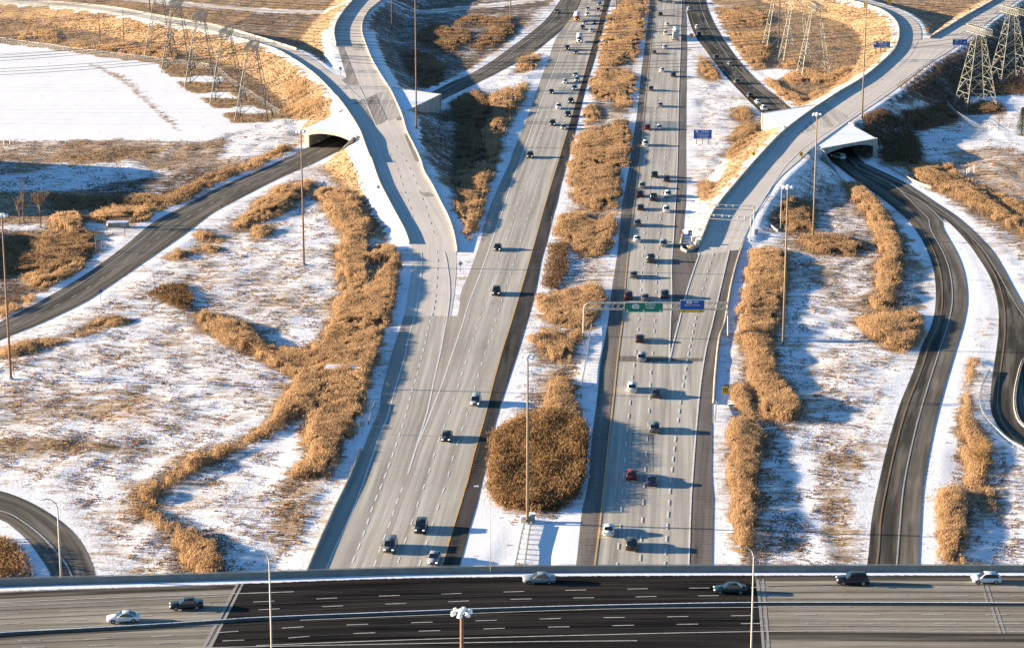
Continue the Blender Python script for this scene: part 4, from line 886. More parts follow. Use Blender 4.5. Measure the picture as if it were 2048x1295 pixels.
for s_ in ("1530 1172 1700 1169 2048 1170 2500 1172", "1530 1185 1700 1183 2048 1184 2500 1186", "1535 1198 1700 1197 2048 1198 2500 1200", "1535 1222 1800 1221 2500 1224", "1535 1252 1800 1252 2500 1255", "-400 1262 0 1238 250 1227 450 1219", "-400 1240 0 1220 250 1210 460 1203", "-300 1300 0 1288 250 1276 420 1270"): deckline(s_, .22)
bw = keep_; M['stain'] = plain('oil_stain', (0.16, 0.14, 0.11), 0.9, noise=0.35, nscale=.6); tn_.build('tyre_stain', M['stain'], bridge)
bw.build('lane_marking', M['deck_paint'], bridge)

# ------------------------------------------------------------------ vehicles
def facequad(mb, a, b, c, d, ins=0.0, off=0.008):
    a, b, c, d = map(Vector, (a, b, c, d)); ctr = (a + b + c + d) / 4; nrm = (b - a).cross(d - a).normalized()
    q = [p.lerp(ctr, ins) + nrm * off for p in (a, b, c, d)]; mb.add(q, [(0, 1, 2, 3)])
def car_parts(L, Wd, H, bel, hood, xs_, deck=None, nose=0.72, zb=0.24, rail_=0.80, wr=0.33):
    """xs_: rear glass foot, roof rear, roof front, windscreen foot; deck = boot height (None: closed tail)"""
    h = Wd / 2; xr, xf = -L / 2, L / 2; g0, g1, g2, g3 = xs_
    st = [(xr, 0.86, zb + 0.12, (deck or bel) - 0.10), (xr + 0.12, 0.97, zb, (deck or bel)), (g0, 1.0, zb, bel if deck is None else deck + 0.02), (0, 1.0, zb, bel), (g3, 1.0, zb, bel - 0.01), (g3 + 0.1, 0.99, zb, hood + 0.05), (xf - 0.45, 0.97, zb, hood - 0.04), (xf - 0.1, 0.90, zb + 0.02, nose), (xf, 0.78, zb + 0.14, nose - 0.14)]
    mb = MB(); vs = []
    for x, wf, z0, z1 in st:
        w_ = h * wf; zm = z0 + (z1 - z0) * 0.55
        vs += [(x, -w_ * 0.93, z0), (x, -w_, zm), (x, -w_ * 0.93, z1), (x, w_ * 0.93, z1), (x, w_, zm), (x, w_ * 0.93, z0)]
    k = 6; n = len(st)
    fs = [(i * k + j, i * k + (j + 1) % k, (i + 1) * k + (j + 1) % k, (i + 1) * k + j) for i in range(n - 1) for j in range(k)]
    fs += [tuple(range(k))[::-1], tuple(range((n - 1) * k, n * k))]; fs = [f[::-1] for f in fs]
    mb.add(vs, fs); me = mb.mesh('body'); bevel(me, 0.05, 2, 0.35)
    # cabin
    wb, wt = h * 0.91, h * rail_; zb2 = bel - 0.04
    lo = [(g0, -wb, zb2), (g3, -wb, zb2), (g3, wb, zb2), (g0, wb, zb2)]; up = [(g1, -wt, H), (g2, -wt, H), (g2, wt, H), (g1, wt, H)]
    cb = MB(); cb.add(lo + up, [(4, 5, 6, 7), (0, 1, 5, 4), (1, 2, 6, 5), (2, 3, 7, 6), (3, 0, 4, 7)]); cm = cb.mesh('c'); bevel(cm, 0.06, 2, 0.2)
    bm = bmesh.new(); bm.from_mesh(me); bm.from_mesh(cm); bm.to_mesh(me); bm.free(); bpy.data.meshes.remove(cm)
    parts = [('body', me, 'PAINT')]
    v = [Vector(p) for p in lo + up]
    g = MB(); facequad(g, v[1], v[2], v[6], v[5], 0.10, 0.012); parts.append(('windscreen', g.mesh('windscreen'), 'GLASS'))
    g = MB(); facequad(g, v[3], v[0], v[4], v[7], 0.13, 0.012); parts.append(('rear_window', g.mesh('rear_window'), 'GLASS'))
    for q in ((0, 1, 5, 4), (2, 3, 7, 6)):
        g = MB(); facequad(g, *[v[i] for i in q], 0.13, 0.012); parts.append(('side_window', g.mesh('side_window'), 'GLASS'))
    for sx in (-1, 1):
        for sy in (-1, 1):
            g = MB(); x = sx * L * 0.30 + (0.05 if sx > 0 else -0.02); g.bar((x, sy * (h - 0.22), wr), (x, sy * (h + 0.008), wr), wr, n=14); parts.append(('wheel', g.mesh('wheel'), 'TYRE'))
            g = MB(); g.bar((x, sy * (h - 0.1), wr), (x, sy * (h + 0.02), wr), wr * 0.58, n=10); parts.append(('rim', g.mesh('rim'), 'RIM'))
    for sy in (-1, 1):
        g = MB(); g.box(xf - 0.26, xf + 0.015, sy * h * 0.66 - 0.15, sy * h * 0.66 + 0.15, nose - 0.15, nose - 0.02); parts.append(('headlight', g.mesh('headlight'), 'HEAD'))
        g = MB(); zt = (deck or bel) - 0.12; g.box(xr - 0.015, xr + 0.2, sy * h * 0.68 - 0.17, sy * h * 0.68 + 0.17, zt - 0.17, zt); parts.append(('tail_light', g.mesh('tail_light'), 'TAIL'))
        g = MB(); g.box(g3 - 0.45, g3 - 0.22, sy * (h + 0.1) - 0.1, sy * (h + 0.1) + 0.1, bel - 0.02, bel + 0.15); parts.append(('mirror', g.mesh('mirror'), 'PAINT'))
    g = MB(); g.box(xf - 0.02, xf + 0.02, -h * 0.35, h * 0.35, nose - 0.33, nose - 0.1); parts.append(('grille', g.mesh('grille'), 'BLACK'))
    return parts
KINDS = {
    'sedan': car_parts(4.75, 1.83, 1.45, 0.93, 0.90, (-1.85, -1.0, 0.25, 1.05), deck=0.98),
    'coupe': car_parts(4.55, 1.80, 1.38, 0.90, 0.86, (-1.95, -0.75, 0.15, 1.0), deck=0.94),
    'hatchback': car_parts(4.2, 1.78, 1.50, 0.93, 0.92, (-1.98, -1.45, 0.35, 1.15)),
    'suv': car_parts(4.7, 1.90, 1.74, 1.06, 1.06, (-2.22, -1.85, 0.30, 1.05), wr=0.37, rail_=0.84, nose=0.9),
    'minivan': car_parts(5.0, 1.96, 1.76, 1.02, 1.0, (-2.38, -2.1, 0.75, 1.55), rail_=0.84, nose=0.86),
}
def pickup_parts():
    P = car_parts(5.7, 1.98, 1.85, 1.12, 1.10, (-0.45, -0.25, 0.75, 1.35), deck=1.10, wr=0.4, rail_=0.84, nose=0.98)
    g = MB(); g.box(-2.7, -0.6, -0.78, 0.78, 1.105, 1.135); P.append(('cargo_bed', g.mesh('cargo_bed'), 'BLACK')); return P
KINDS['pickup'] = pickup_parts()
def truck_parts(L, boxH, boxcol, cabL=2.1, Wd=2.4):
    P = []; h = Wd / 2; xf = L / 2; xr = -L / 2; g = MB(); g.box(xr, xf - cabL - 0.15, -h, h, 0.95, boxH); P.append(('cargo_box', bevel(g.mesh('cargo_box'), 0.05), boxcol))
    g = MB(); zc = 2.35; vs = [(xf - cabL, -h * .9, .5), (xf, -h * .88, .5), (xf, -h * .88, 1.35), (xf - 0.75, -h * .84, 1.5), (xf - 1.15, -h * .8, zc), (xf - cabL, -h * .8, zc)]
    vs2 = [(x, -y, z) for x, y, z in vs]; g.add(vs + vs2, [tuple(range(6)), tuple(range(6, 12))[::-1]] + [(i, (i + 1) % 6, 6 + (i + 1) % 6, 6 + i)[::-1] for i in range(6)]); P.append(('cab', bevel(g.mesh('cab'), 0.06), 'PAINT'))
    g = MB(); facequad(g, (xf - .75, -h * .82, 1.5), (xf - .75, h * .82, 1.5), (xf - 1.15, h * .78, zc - .05), (xf - 1.15, -h * .78, zc - .05), 0.08, 0.03); P.append(('windscreen', g.mesh('windscreen'), 'GLASS'))
    g = MB(); g.box(xr + 0.1, xf - 0.3, -h * .55, h * .55, 0.55, 0.95); P.append(('chassis', g.mesh('chassis'), 'BLACK'))
    for x in (xf - 0.9, xr + 1.5) + ((xr + 2.7,) if L > 12 else ()) + ((xf - 4.2,) if L > 12 else ()):
        for sy in (-1, 1): g = MB(); g.bar((x, sy * (h - .5), .5), (x, sy * (h - .03), .5), .5, n=14); P.append(('wheel', g.mesh('wheel'), 'TYRE'))
    for sy in (-1, 1):
        g = MB(); g.box(xf - 0.05, xf + 0.02, sy * .85 - .17, sy * .85 + .17, 0.85, 1.08); P.append(('headlight', g.mesh('headlight'), 'HEAD'))
        g = MB(); g.box(xr - 0.02, xr + 0.1, sy * .95 - .14, sy * .95 + .14, .75, .93); P.append(('tail_light', g.mesh('tail_light'), 'TAIL'))
        g = MB(); g.box(xf - 1.0, xf - .9, sy * (h + .12) - .1, sy * (h + .12) + .1, 1.5, 1.95); P.append(('mirror', g.mesh('mirror'), 'BLACK'))
    g = MB(); g.box(xf - 0.03, xf + 0.03, -.55, .55, .8, 1.3); P.append(('grille', g.mesh('grille'), 'BLACK'))
    g = MB(); g.box(xr - 0.015, xr + 0.02, -h * .9, h * .9, 1.1, boxH - .15); P.append(('rear_door', g.mesh('rear_door'), 'DOOR'))
    return P
KINDS['box truck'] = truck_parts(7.6, 3.35, 'WHITE'); KINDS['semi trailer truck'] = truck_parts(17.5, 4.1, 'WHITE', cabL=2.3, Wd=2.6)
KINDS['orange cab truck'] = truck_parts(9.0, 3.6, 'WHITE', cabL=2.6, Wd=2.5)
KINDS['dark truck'] = truck_parts(10.0, 3.4, 'BLACK')
PAINTS = {'white': (0.68, 0.68, 0.67), 'silver': (0.30, 0.31, 0.32), 'grey': (0.13, 0.135, 0.14), 'dark grey': (0.045, 0.048, 0.05), 'black': (0.012, 0.013, 0.015), 'dark blue': (0.012, 0.02, 0.06), 'dark green': (0.01, 0.03, 0.03), 'red': (0.15, 0.012, 0.016), 'maroon': (0.045, 0.008, 0.010), 'orange': (0.7, 0.2, 0.02)}
PM = {k: plain('paint_' + k.replace(' ', '_'), v, 0.3, metal=0.25 if k in ('silver', 'grey', 'dark grey') else 0.0, coat=0.2) for k, v in PAINTS.items()}
PARTM = {'GLASS': plain('car_glass', (0.012, 0.018, 0.022), 0.06, spec=0.8), 'TYRE': plain('tyre', (0.02, 0.02, 0.02), 0.8), 'RIM': plain('wheel_rim', (0.35, 0.35, 0.36), 0.35, metal=0.7), 'HEAD': plain('headlight_lit', (0.8, 0.8, 0.78), 0.1, emit=((1, 0.95, 0.85), 0.6)),
         'TAIL': plain('tail_lamp', (0.35, 0.01, 0.01), 0.25), 'BLACK': M['black'], 'WHITE': PM['white'], 'DOOR': plain('trailer_door', (0.33, 0.34, 0.36), 0.6)}
CARS = []; proto = {}
def place_vehicle(kind, colour, loc, heading, label, group):
    root = empty(kind.replace(' ', '_') if kind != 'suv' else 'suv_car', loc, heading, label, 'truck' if 'truck' in kind else ('pickup truck' if kind == 'pickup' else 'car'), group)
    if kind not in proto:
        proto[kind] = root
        for nm, me, mt in KINDS[kind]:
            if not me.materials: me.materials.append(None)
            o = bpy.data.objects.new(nm, me); COL.objects.link(o)
            for sl in o.material_slots: sl.link = 'OBJECT'
            o.material_slots[0].material = PM[colour] if mt == 'PAINT' else PARTM[mt]
            if nm == 'rim':
                whs = [c for c in root.children if c.name.startswith('wheel')]; o.parent = whs[-1]
            else: o.parent = root
            o['pt'] = mt
    else:
        def cp_(o, par):
            c = o.copy(); COL.objects.link(c); c.parent = par
            if c.get('pt') == 'PAINT':
                c.material_slots[0].link = 'OBJECT'; c.material_slots[0].material = PM[colour]
            for k in list(o.children): cp_(k, c)
        for ch in list(proto[kind].children): cp_(ch, root)
    CARS.append(root); return root

# direction of travel and lane of a car from the traced edge lines
def lane_heading(px, py, lanes, toward):
    def tt(y): a = rows(lanes[0], [y])[0][0]; b = rows(lanes[1], [y])[0][0]; return a, b
    a, b = tt(py); t = (px - a) / (b - a); y2 = py - 12; a2, b2 = tt(y2); p = at(px, py); q = at(a2 + t * (b2 - a2), y2)
    hd = math.atan2(q.y - p.y, q.x - p.x); return (hd + math.pi if toward else hd), t
LEFT_C = [  # bottom centre of each vehicle in the photograph, kind, colour
 (1184,3,'sedan','silver'),(1198.5,13,'suv','silver'),(1175,21.5,'sedan','silver'),(1196,23.5,'sedan','red'),(1174,33.5,'suv','white'),(1153,44,'orange cab truck','orange'),(1168.5,50,'sedan','silver'),
 (1189,49,'suv','dark grey'),(1165,60,'suv','dark blue'),(1181.5,65,'sedan','white'),(1158,86.5,'box truck','white'),(1134,101,'suv','dark grey'),(1151,109.5,'sedan','grey'),(1150,154.5,'sedan','silver'),
 (1153.5,165,'suv','silver'),(1129,168,'sedan','white'),(1148.5,182,'suv','silver'),(1102,188.5,'sedan','dark grey'),(1141,208,'suv','dark grey'),(1116.5,219.5,'suv','white'),(1135,235,'suv','dark green'),(1104.5,252.5,'minivan','dark grey'),
 (1126,260,'sedan','silver'),(1059.5,317.5,'suv','black'),(994,503,'sedan','black'),(991.5,592.5,'suv','black'),(949.5,814,'minivan','silver'),(891,885,'sedan','dark grey'),(839,1069,'suv','black'),(777,1108,'minivan','grey'),(865,1132,'sedan','silver')]
RIGHT_C = [(1320,4,'suv','dark grey'),(1338.5,8,'dark truck','black'),(1321,33,'suv','black'),(1334,53,'sedan','white'),(1331,71,'suv','white'),(1351.5,82,'semi trailer truck','white'),(1329.5,99,'suv','white'),(1308,109,'sedan','grey'),
 (1324,145,'sedan','white'),(1346.5,155,'suv','dark grey'),(1301.5,183,'suv','grey'),(1320,215,'sedan','silver'),(1294.5,261,'suv','red'),(1318.5,260,'sedan','white'),(1291,293,'suv','white'),(1309,356.5,'suv','dark green'),(1333,365,'suv','dark grey'),
 (1284,378,'suv','silver'),(1279.5,395.5,'suv','maroon'),(1307,403.5,'pickup','black'),(1336,395,'suv','white'),(1281,422,'sedan','black'),(1332.5,426,'suv','white'),(1274.5,454,'suv','grey'),(1274,485.5,'sedan','white'),(1326.5,495,'suv','silver'),
 (1301.5,527.5,'pickup','dark grey'),(1267,558,'sedan','grey'),(1257,601,'suv','maroon'),(1290,604,'sedan','grey'),(1329.5,598,'suv','dark grey'),(1279.5,687,'sedan','maroon'),(1283,725,'suv','silver'),(1264,786,'suv','white'),(1312,797.5,'sedan','dark grey'),
 (1309,867.5,'suv','grey'),(1263,961.5,'hatchback','red'),(1303,974,'sedan','dark blue'),(1216.5,1074,'sedan','white'),(1263,1103.5,'suv','dark grey')]
RAMP_C = [(1378,22.5,'suv','white'),(1395,59,'suv','white'),(1398,73,'suv','black'),(1433,119.5,'suv','dark grey'),(1461,132.5,'sedan','silver'),(1475,168.5,'suv','grey'),(1501.5,196.5,'suv','dark grey'),(1518,209,'sedan','white'),(1529.5,222,'suv','white')]
ORD = ['nearest', 'second nearest', 'third nearest', 'fourth nearest', 'fifth nearest', 'sixth nearest', 'seventh nearest', 'eighth nearest', 'ninth nearest', 'tenth nearest', 'eleventh nearest', 'twelfth nearest', 'thirteenth nearest', 'fourteenth nearest', 'fifteenth nearest', 'sixteenth nearest', 'seventeenth nearest', 'eighteenth nearest', 'nineteenth nearest', 'twentieth nearest']
LN = ['median lane', 'middle lane', 'outer lane', 'far outer lane']
def put_flow(lst, lanes, toward, road, group, lane_from_b):
    cnt = {}
    for px, py, kind, colour in sorted(lst, key=lambda q: -q[1]):
        hd, t = lane_heading(px, py, lanes, toward)
        L_ = {'sedan': 4.75, 'suv': 4.7, 'hatchback': 4.2, 'minivan': 5.0, 'pickup': 5.7, 'box truck': 7.6, 'semi trailer truck': 17.5, 'orange cab truck': 9.0, 'dark truck': 10.0}[kind]
        near_ = at(px, py, 0.10); fwd = Vector((math.cos(hd), math.sin(hd), 0))
        c = near_ - fwd * (L_ / 2) if toward else near_ + fwd * (L_ / 2); c.z = 0.065
        u = (1 - t) if lane_from_b else t; li = min(3, max(0, int(u * 3)))
        if lanes is ELN: li = 0 if t < 0.5 else 1; lane = ('left lane', 'right lane')[li]
        else: lane = LN[li]
        i = cnt.get(li, 0); cnt[li] = i + 1
        word = 'SUV' if kind == 'suv' else kind
        if kind == 'orange cab truck': word, cw = 'cab truck with white box', 'orange'
        else: cw = colour
        place_vehicle(kind, colour, c, hd, '%s %s, %s in the %s of the %s' % (cw, word, ORD[min(i, 19)], lane, road) if kind != 'dark truck' else 'dark truck at the very top of the right carriageway', group)
ELN = (E_L2, E_R2)
put_flow(LEFT_C, (W1full, Y1), True, 'left carriageway', 'vehicles on the left carriageway', True)
put_flow(RIGHT_C, (Y2, W2 + [(1338 + (y - 723) * 0.09, y) for y in (800, 900, 1000, 1140)]), False, 'right carriageway', 'vehicles on the right carriageway', False)
put_flow(RAMP_C, ELN, False, 'ramp right of the highway', 'vehicles on the right entry ramp', False)
p = at(1115, 27.5, 0.1); place_vehicle('suv', 'black', Vector((p.x, p.y + 2.3, 0.06)), R(-105), 'black SUV alone on the merging road at the top left of the highway', 'vehicles on the left merging road')
p = at(1679, 320, 0.1); place_vehicle('minivan', 'white', Vector((p.x, p.y + 2.5, 0.06)), R(122), 'white van in the dark mouth of the right underpass', 'vehicles in the underpass')
for px, py, kind, colour, lab in ((1078, 1168.5, 'sedan', 'silver', 'silver sedan beside the snow strip on the near bridge'), (1460, 1188.5, 'sedan', 'dark green', 'dark green sedan next to the right lamp pole on the bridge'),
                                  (1705, 1171, 'suv', 'black', 'black SUV in the far lane of the bridge, right part'), (1972, 1168, 'hatchback', 'white', 'white hatchback by the slanted expansion joint on the bridge'),
                                  (247, 1246, 'coupe', 'white', 'white coupe driving beside the snowy median barrier of the bridge'), (373, 1220, 'sedan', 'black', 'black sedan left of the black asphalt on the bridge')):
    p = at(px, py - 4, ZB); d = at(px + 60, py - 4 + (-3.2 if px < 500 else (-1.0 if px < 1300 else 0.2)), ZB) - p
    hd = math.atan2(d.y, d.x) + math.pi; place_vehicle(kind, colour, Vector((p.x, p.y, ZB + 0.04)), hd, lab, 'cars on the near bridge')

# ------------------------------------------------------------------ poles and masts
def pole(name, base, top_px, r0, r1, mat, label, cat, group=None, head=None, zoff=0.0, height=None):
    b = base if isinstance(base, Vector) else ground(*base)
    if height is None:                        # height so that the top meets the traced row
        lo, hi = 1.0, 60.0
        for _ in range(40):
            m_ = (lo + hi) / 2; v = proj(np.array([[b.x, b.y, b.z + m_]]))[1][0]
            if v > top_px[1]: lo = m_
            else: hi = m_
        height = lo
    root = empty(name, b, 0, label, cat, group)
    m = MB(); m.bar((0, 0, -0.5), (0, 0, height), r0, r1, 10); m.build('shaft', M[mat], root, smooth=True)
    m = MB(); m.bar((0, 0, -0.4), (0, 0, 0.35), r0 * 2.2, r0 * 1.9, 10); m.build('base', M['wall'], root)
    if head == 'mast':
        m = MB(); m.bar((0, 0, height - 0.2), (0, 0, height + 0.35), 0.45, 0.30, 10); m.build('head_ring', M['white_metal'], root)
        for k in range(6):
            a = 2 * math.pi * k / 6 + 0.3; c, s = math.cos(a), math.sin(a); m = MB()
            m.bar((0.3 * c, 0.3 * s, height + 0.1), (1.0 * c, 1.0 * s, height), 0.06); m.bar((0.95 * c, 0.95 * s, height - 0.28), (1.08 * c, 1.08 * s, height + 0.16), 0.34, 0.18, 8); m.build('lamp', M['white_metal'], root)
    elif head:                                # curved davit arm with its lantern, head = +-1 side
        m = MB(); pts = [Vector((0, 0, height)), Vector((head * 0.25, 0, height + 0.7)), Vector((head * 0.9, 0, height + 1.25)), Vector((head * 1.8, 0, height + 1.35))]
        m.tube(pts, [r1, r1 * .9, r1 * .8, r1 * .7], 6); m.build('arm', M[mat], root)
        m = MB(); m.bar((head * 1.7, 0, height + 1.3), (head * 2.4, 0, height + 1.28), 0.16, 0.1, 6); m.build('lamp', M['white_metal'], root)
    return root
gm_ = 'high mast lights of the interchange'
pole('light_mast', (22, 758), (12, 430), .27, .14, 'rust', 'tall brown light mast at the left edge of the picture', 'light mast', gm_, 'mast')
pole('light_mast', (608, 530), (600, 262), .27, .14, 'rust', 'tall brown light mast left of the left flyover with its head by the underpass', 'light mast', gm_, 'mast')
pole('light_mast', (833, 257), (831, -40), .27, .14, 'rust', 'tall brown light mast right beside the snowy underpass roof on the left', 'light mast', gm_, 'mast')
pole('light_mast', (784, 63), (782, -130), .27, .14, 'rust', 'brown light mast on the shaded slope, cut off by the top edge', 'light mast', gm_, 'mast')
pole('light_mast', (1055, 1046), (1051, 712), .27, .14, 'tan_pole', 'high light mast in the median beside the big round thicket', 'light mast', gm_, 'mast')
pole('light_mast', (1566, 692), (1564, 373), .27, .14, 'tan_pole', 'light mast on the right slope standing close to a slimmer pale pole', 'light mast', gm_, 'mast')
pole('light_mast', (1626, 478), (1632, 228), .27, .14, 'tan_pole', 'light mast right of the right flyover with its head over the ramp', 'light mast', gm_, 'mast')
pole('light_mast', (1724, 239), (1731, -60), .27, .14, 'tan_pole', 'thick light mast on the shaded slope above the right underpass', 'light mast', gm_, 'mast')
pole('light_mast', at(926, 1700), (923, 1222), .36, .2, 'rust', 'light mast with six white lamps rising at the bottom centre', 'light mast', gm_, 'mast')
pole('light_mast', (1557, 95), (1560, -110), .3, .16, 'wood', 'dark mast between the far right pylons', 'light mast', gm_, 'mast')
pole('light_mast', (300, 27), (298, -120), .3, .16, 'rust', 'brown mast behind the upper left ramp barrier', 'light mast', gm_, 'mast')
pole('light_mast', (1232, 24), (1234, -150), .3, .16, 'steel', 'mast on the snow of the far median', 'light mast', gm_, 'mast')
pole('light_mast', (1021, 33), (1020, -140), .3, .16, 'steel', 'dark mast beside the merging road at the top', 'light mast', gm_, 'mast')
pole('lamp_pole', (1561, 459), (1561, 360), .13, .08, 'pale_pole', 'pale slim pole on the snowy slope beside the tall tan mast', 'lamp pole', None, None)
pole('lamp_pole', (2015, 281), (2015, 230), .1, .06, 'steel', 'small lamp pole in the snowy yard near the spruce', 'lamp pole', None, 1)
gb = 'lamp poles along the near bridge'
for px, py, hh, sd, lab in ((123, 1160, 11, -1, 'pale lamp pole on the far parapet of the bridge at left'), (981, 1146, 12, -1, 'slim lamp pole on the far parapet near the middle of the bridge')):
    p = at(px, py, ZB); pole('lamp_pole', Vector((p.x, p.y - 0.2, ZB + 0.3)), None, .16 if px < 500 else .05, .1 if px < 500 else .04, 'pale_pole', lab, 'lamp pole', gb, sd, height=hh)
for px, tx, lab in ((546.5, 1120, 'pale lamp pole crossing the left part of the bridge deck'), (1499, 1112, 'pale lamp pole crossing the right part of the bridge deck')):
    p = at(px, 1418, ZB); pole('lamp_pole', Vector((p.x, p.y, ZB)), (0, tx), .13, .09, 'pale_pole', lab, 'lamp pole', gb, -1)
for b, t, lab in (((200, 85), (196, 24), 'wooden utility pole left of the other one beyond the field fence'), ((248, 86), (246, 19), 'wooden utility pole right of the other one beyond the field fence'), ):
    pole('utility_pole', b, t, .2, .13, 'wood', lab, 'utility pole', 'utility poles behind the field')
# ------------------------------------------------------------------ signs
def text(name, s, size, x, z, mat, parent, y=-0.05, align='CENTER', sx=1.0):
    cu = bpy.data.curves.new(name, 'FONT'); cu.body = s; cu.size = size; cu.align_x = align; cu.align_y = 'CENTER'; cu.extrude = 0.004; cu.offset = size * 0.012
    o = bpy.data.objects.new('t', cu); COL.objects.link(o); bpy.context.view_layer.update()
    me = bpy.data.meshes.new_from_object(o.evaluated_get(bpy.context.evaluated_depsgraph_get())); bpy.data.objects.remove(o); bpy.data.curves.remove(cu)
    q = bpy.data.objects.new(name, me); COL.objects.link(q); me.materials.clear(); me.materials.append(M[mat]); q.parent = parent
    q.location = (x, y, z); q.rotation_euler = (math.pi / 2, 0, 0); q.scale = (sx, 1, 1); return q
def poly_plate(name, pts, mat, parent, y0=-0.06, y1=-0.045):
    m = MB(); n = len(pts); m.add([(x, y0, z) for x, z in pts] + [(x, y1, z) for x, z in pts], [tuple(range(n)), tuple(range(n, 2 * n))[::-1]] + [(i, (i + 1) % n, n + (i + 1) % n, n + i)[::-1] for i in range(n)])
    return m.build(name, M[mat], parent)
def rrect(x0, x1, z0, z1, r, n=4):
    o = []
    for cx, cz, a0 in ((x1 - r, z0 + r, -90), (x1 - r, z1 - r, 0), (x0 + r, z1 - r, 90), (x0 + r, z0 + r, 180)):
        for k in range(n + 1): a = R(a0 + 90 * k / n); o.append((cx + r * math.cos(a), cz + r * math.sin(a)))
    return o
def arrow(parent, x, z, s, ang, mat='white_metal'):
    pts = [(0, -.5), (.5, 0.02), (.17, 0.02), (.17, .5), (-.17, .5), (-.17, 0.02), (-.5, 0.02)]; a = R(ang); c, si = math.cos(a), math.sin(a)
    return poly_plate('arrow', [(x + s * (u * c - v * si), z + s * (u * si + v * c)) for u, v in pts], mat, parent, -0.075, -0.05)
def panel(root, x0, x1, z0, z1, mat):
    o = poly_plate('sign_panel', rrect(x0, x1, z0, z1, 0.12), 'white_metal', root, -0.03, 0.05); poly_plate('sign_face', rrect(x0 + .07, x1 - .07, z0 + .07, z1 - .07, 0.1), mat, o, -0.045, -0.03); return o
def ground_sign(name, base_px, w_, z0, z1, posts, mat, label, cat='road sign', rz=0.0, posts_mat='wood'):
    b = ground(*base_px); root = empty(name, b, rz, label, cat)
    for x in posts: m = MB(); m.box(x - .09, x + .09, 0.0 + .06, .22, -.6, z1 - .2); m.build('post', M[posts_mat], root)
    pn = panel(root, -w_ / 2, w_ / 2, z0, z1, mat); return root, pn
# overhead sign bridge over the right carriageway
pl = ground(1167, 672); pr = ground(1456, 671); yb = (pl.y + pr.y) / 2
g = empty('overhead_sign_gantry', (pl.x, yb, 0), 0, 'silver truss gantry carrying green and blue signs over the right carriageway', 'sign gantry')
span = pr.x - pl.x; zt = 7.4; zb_ = 5.9
m = MB(); m.tube([Vector((0, 0, -1)), Vector((0, 0, 3)), Vector((0.05, 0, 6.0)), Vector((.25, 0, 6.8)), Vector((.8, 0, 7.3)), Vector((1.5, 0, zt))], [.22, .2, .19, .18, .17, .15], 8); m.build('post', M['pale_pole'], g)
m = MB(); m.tube([Vector((span, 0, -1)), Vector((span - .1, 0, 3)), Vector((span - .3, 0, zt))], [.22, .19, .17], 8); m.build('post', M['pale_pole'], g)
m = MB()
for y_ in (-.5, .5):
    m.bar((1.2, y_, zt), (span - .2, y_, zt), .10, n=6); m.bar((.4, y_, zb_ + .1), (span - .2, y_, zb_ + .1), .10, n=6)
N_ = int(span / 1.4)
for k in range(N_):
    x0 = 1.3 + k * (span - 1.6) / N_; x1 = 1.3 + (k + 1) * (span - 1.6) / N_
    m.bar((x0, -.5, zb_ + .1), (x1, -.5, zt), .06); m.bar((x0, .5, zt), (x1, .5, zb_ + .1), .06); m.bar((x0, -.5, zt), (x0, .5, zt), .05); m.bar((x0, -.5, zb_ + .1), (x1, .5, zb_ + .1), .05)
m.build('truss', M['pale_pole'], g)
def gx(px): return at(px, 660).x * 1.0 * (yb / at(px, 660).y) - pl.x
depth_g = yb * cp + (CAMH - 6.5) * sp
def sx_(px): return (px - CX) / F * depth_g - pl.x
sg = empty('overhead_sign', (pl.x, yb - 0.75, 0), 0, 'green overhead sign reading NORTH NORD with a white route shield', 'road sign')
x0, x1 = sx_(1248.5), sx_(1325.5); pn = panel(sg, x0, x1, 5.55, 7.65, 'green_sign')
xs0 = x0 + (x1 - x0) * .29
poly_plate('route_shield', rrect(xs0 - .75, xs0 + .75, 6.35, 7.2, .15) , 'white_metal', pn); poly_plate('route_crown', [(xs0 - .3, 7.2), (xs0 + .3, 7.2), (xs0 + .12, 7.42), (xs0 - .12, 7.42)], 'white_metal', pn)
text('lettering', '410', .62, xs0, 6.77, 'black', pn, -.075)
text('lettering', 'NORTH', .62, x0 + (x1 - x0) * .665, 7.15, 'white_metal', pn); text('lettering', 'NORD', .62, x0 + (x1 - x0) * .665, 6.5, 'white_metal', pn)
for f_ in (.075, .50, .93): arrow(pn, x0 + (x1 - x0) * f_, 5.85, .55, 0)
sg = empty('overhead_sign', (pl.x, yb - 0.75, 0), 0, 'blue overhead toll route sign with a yellow strip and two black arrows', 'road sign')
x0, x1 = sx_(1359.5), sx_(1408.5); xm = (x0 + x1) / 2; pn = panel(sg, x0, x1, 6.05, 8.2, 'blue_sign')
poly_plate('route_shield', rrect(xm - 1.35, xm - .05, 7.45, 8.05, .28), 'white_metal', pn); text('lettering', '407', .5, xm - .7, 7.75, 'black', pn, -.075); text('lettering', 'ETR', .55, xm + .8, 7.75, 'white_metal', pn)
text('lettering', 'Express Toll Route', .42, xm, 7.1, 'white_metal', pn)
o = poly_plate('arrow_strip', rrect(x0, x1, 5.5, 6.02, .06), 'yellow_sign', sg, -.045, .05)
for f_ in (.17, .85): arrow(o, x0 + (x1 - x0) * f_, 5.75, .42, 0, 'black')
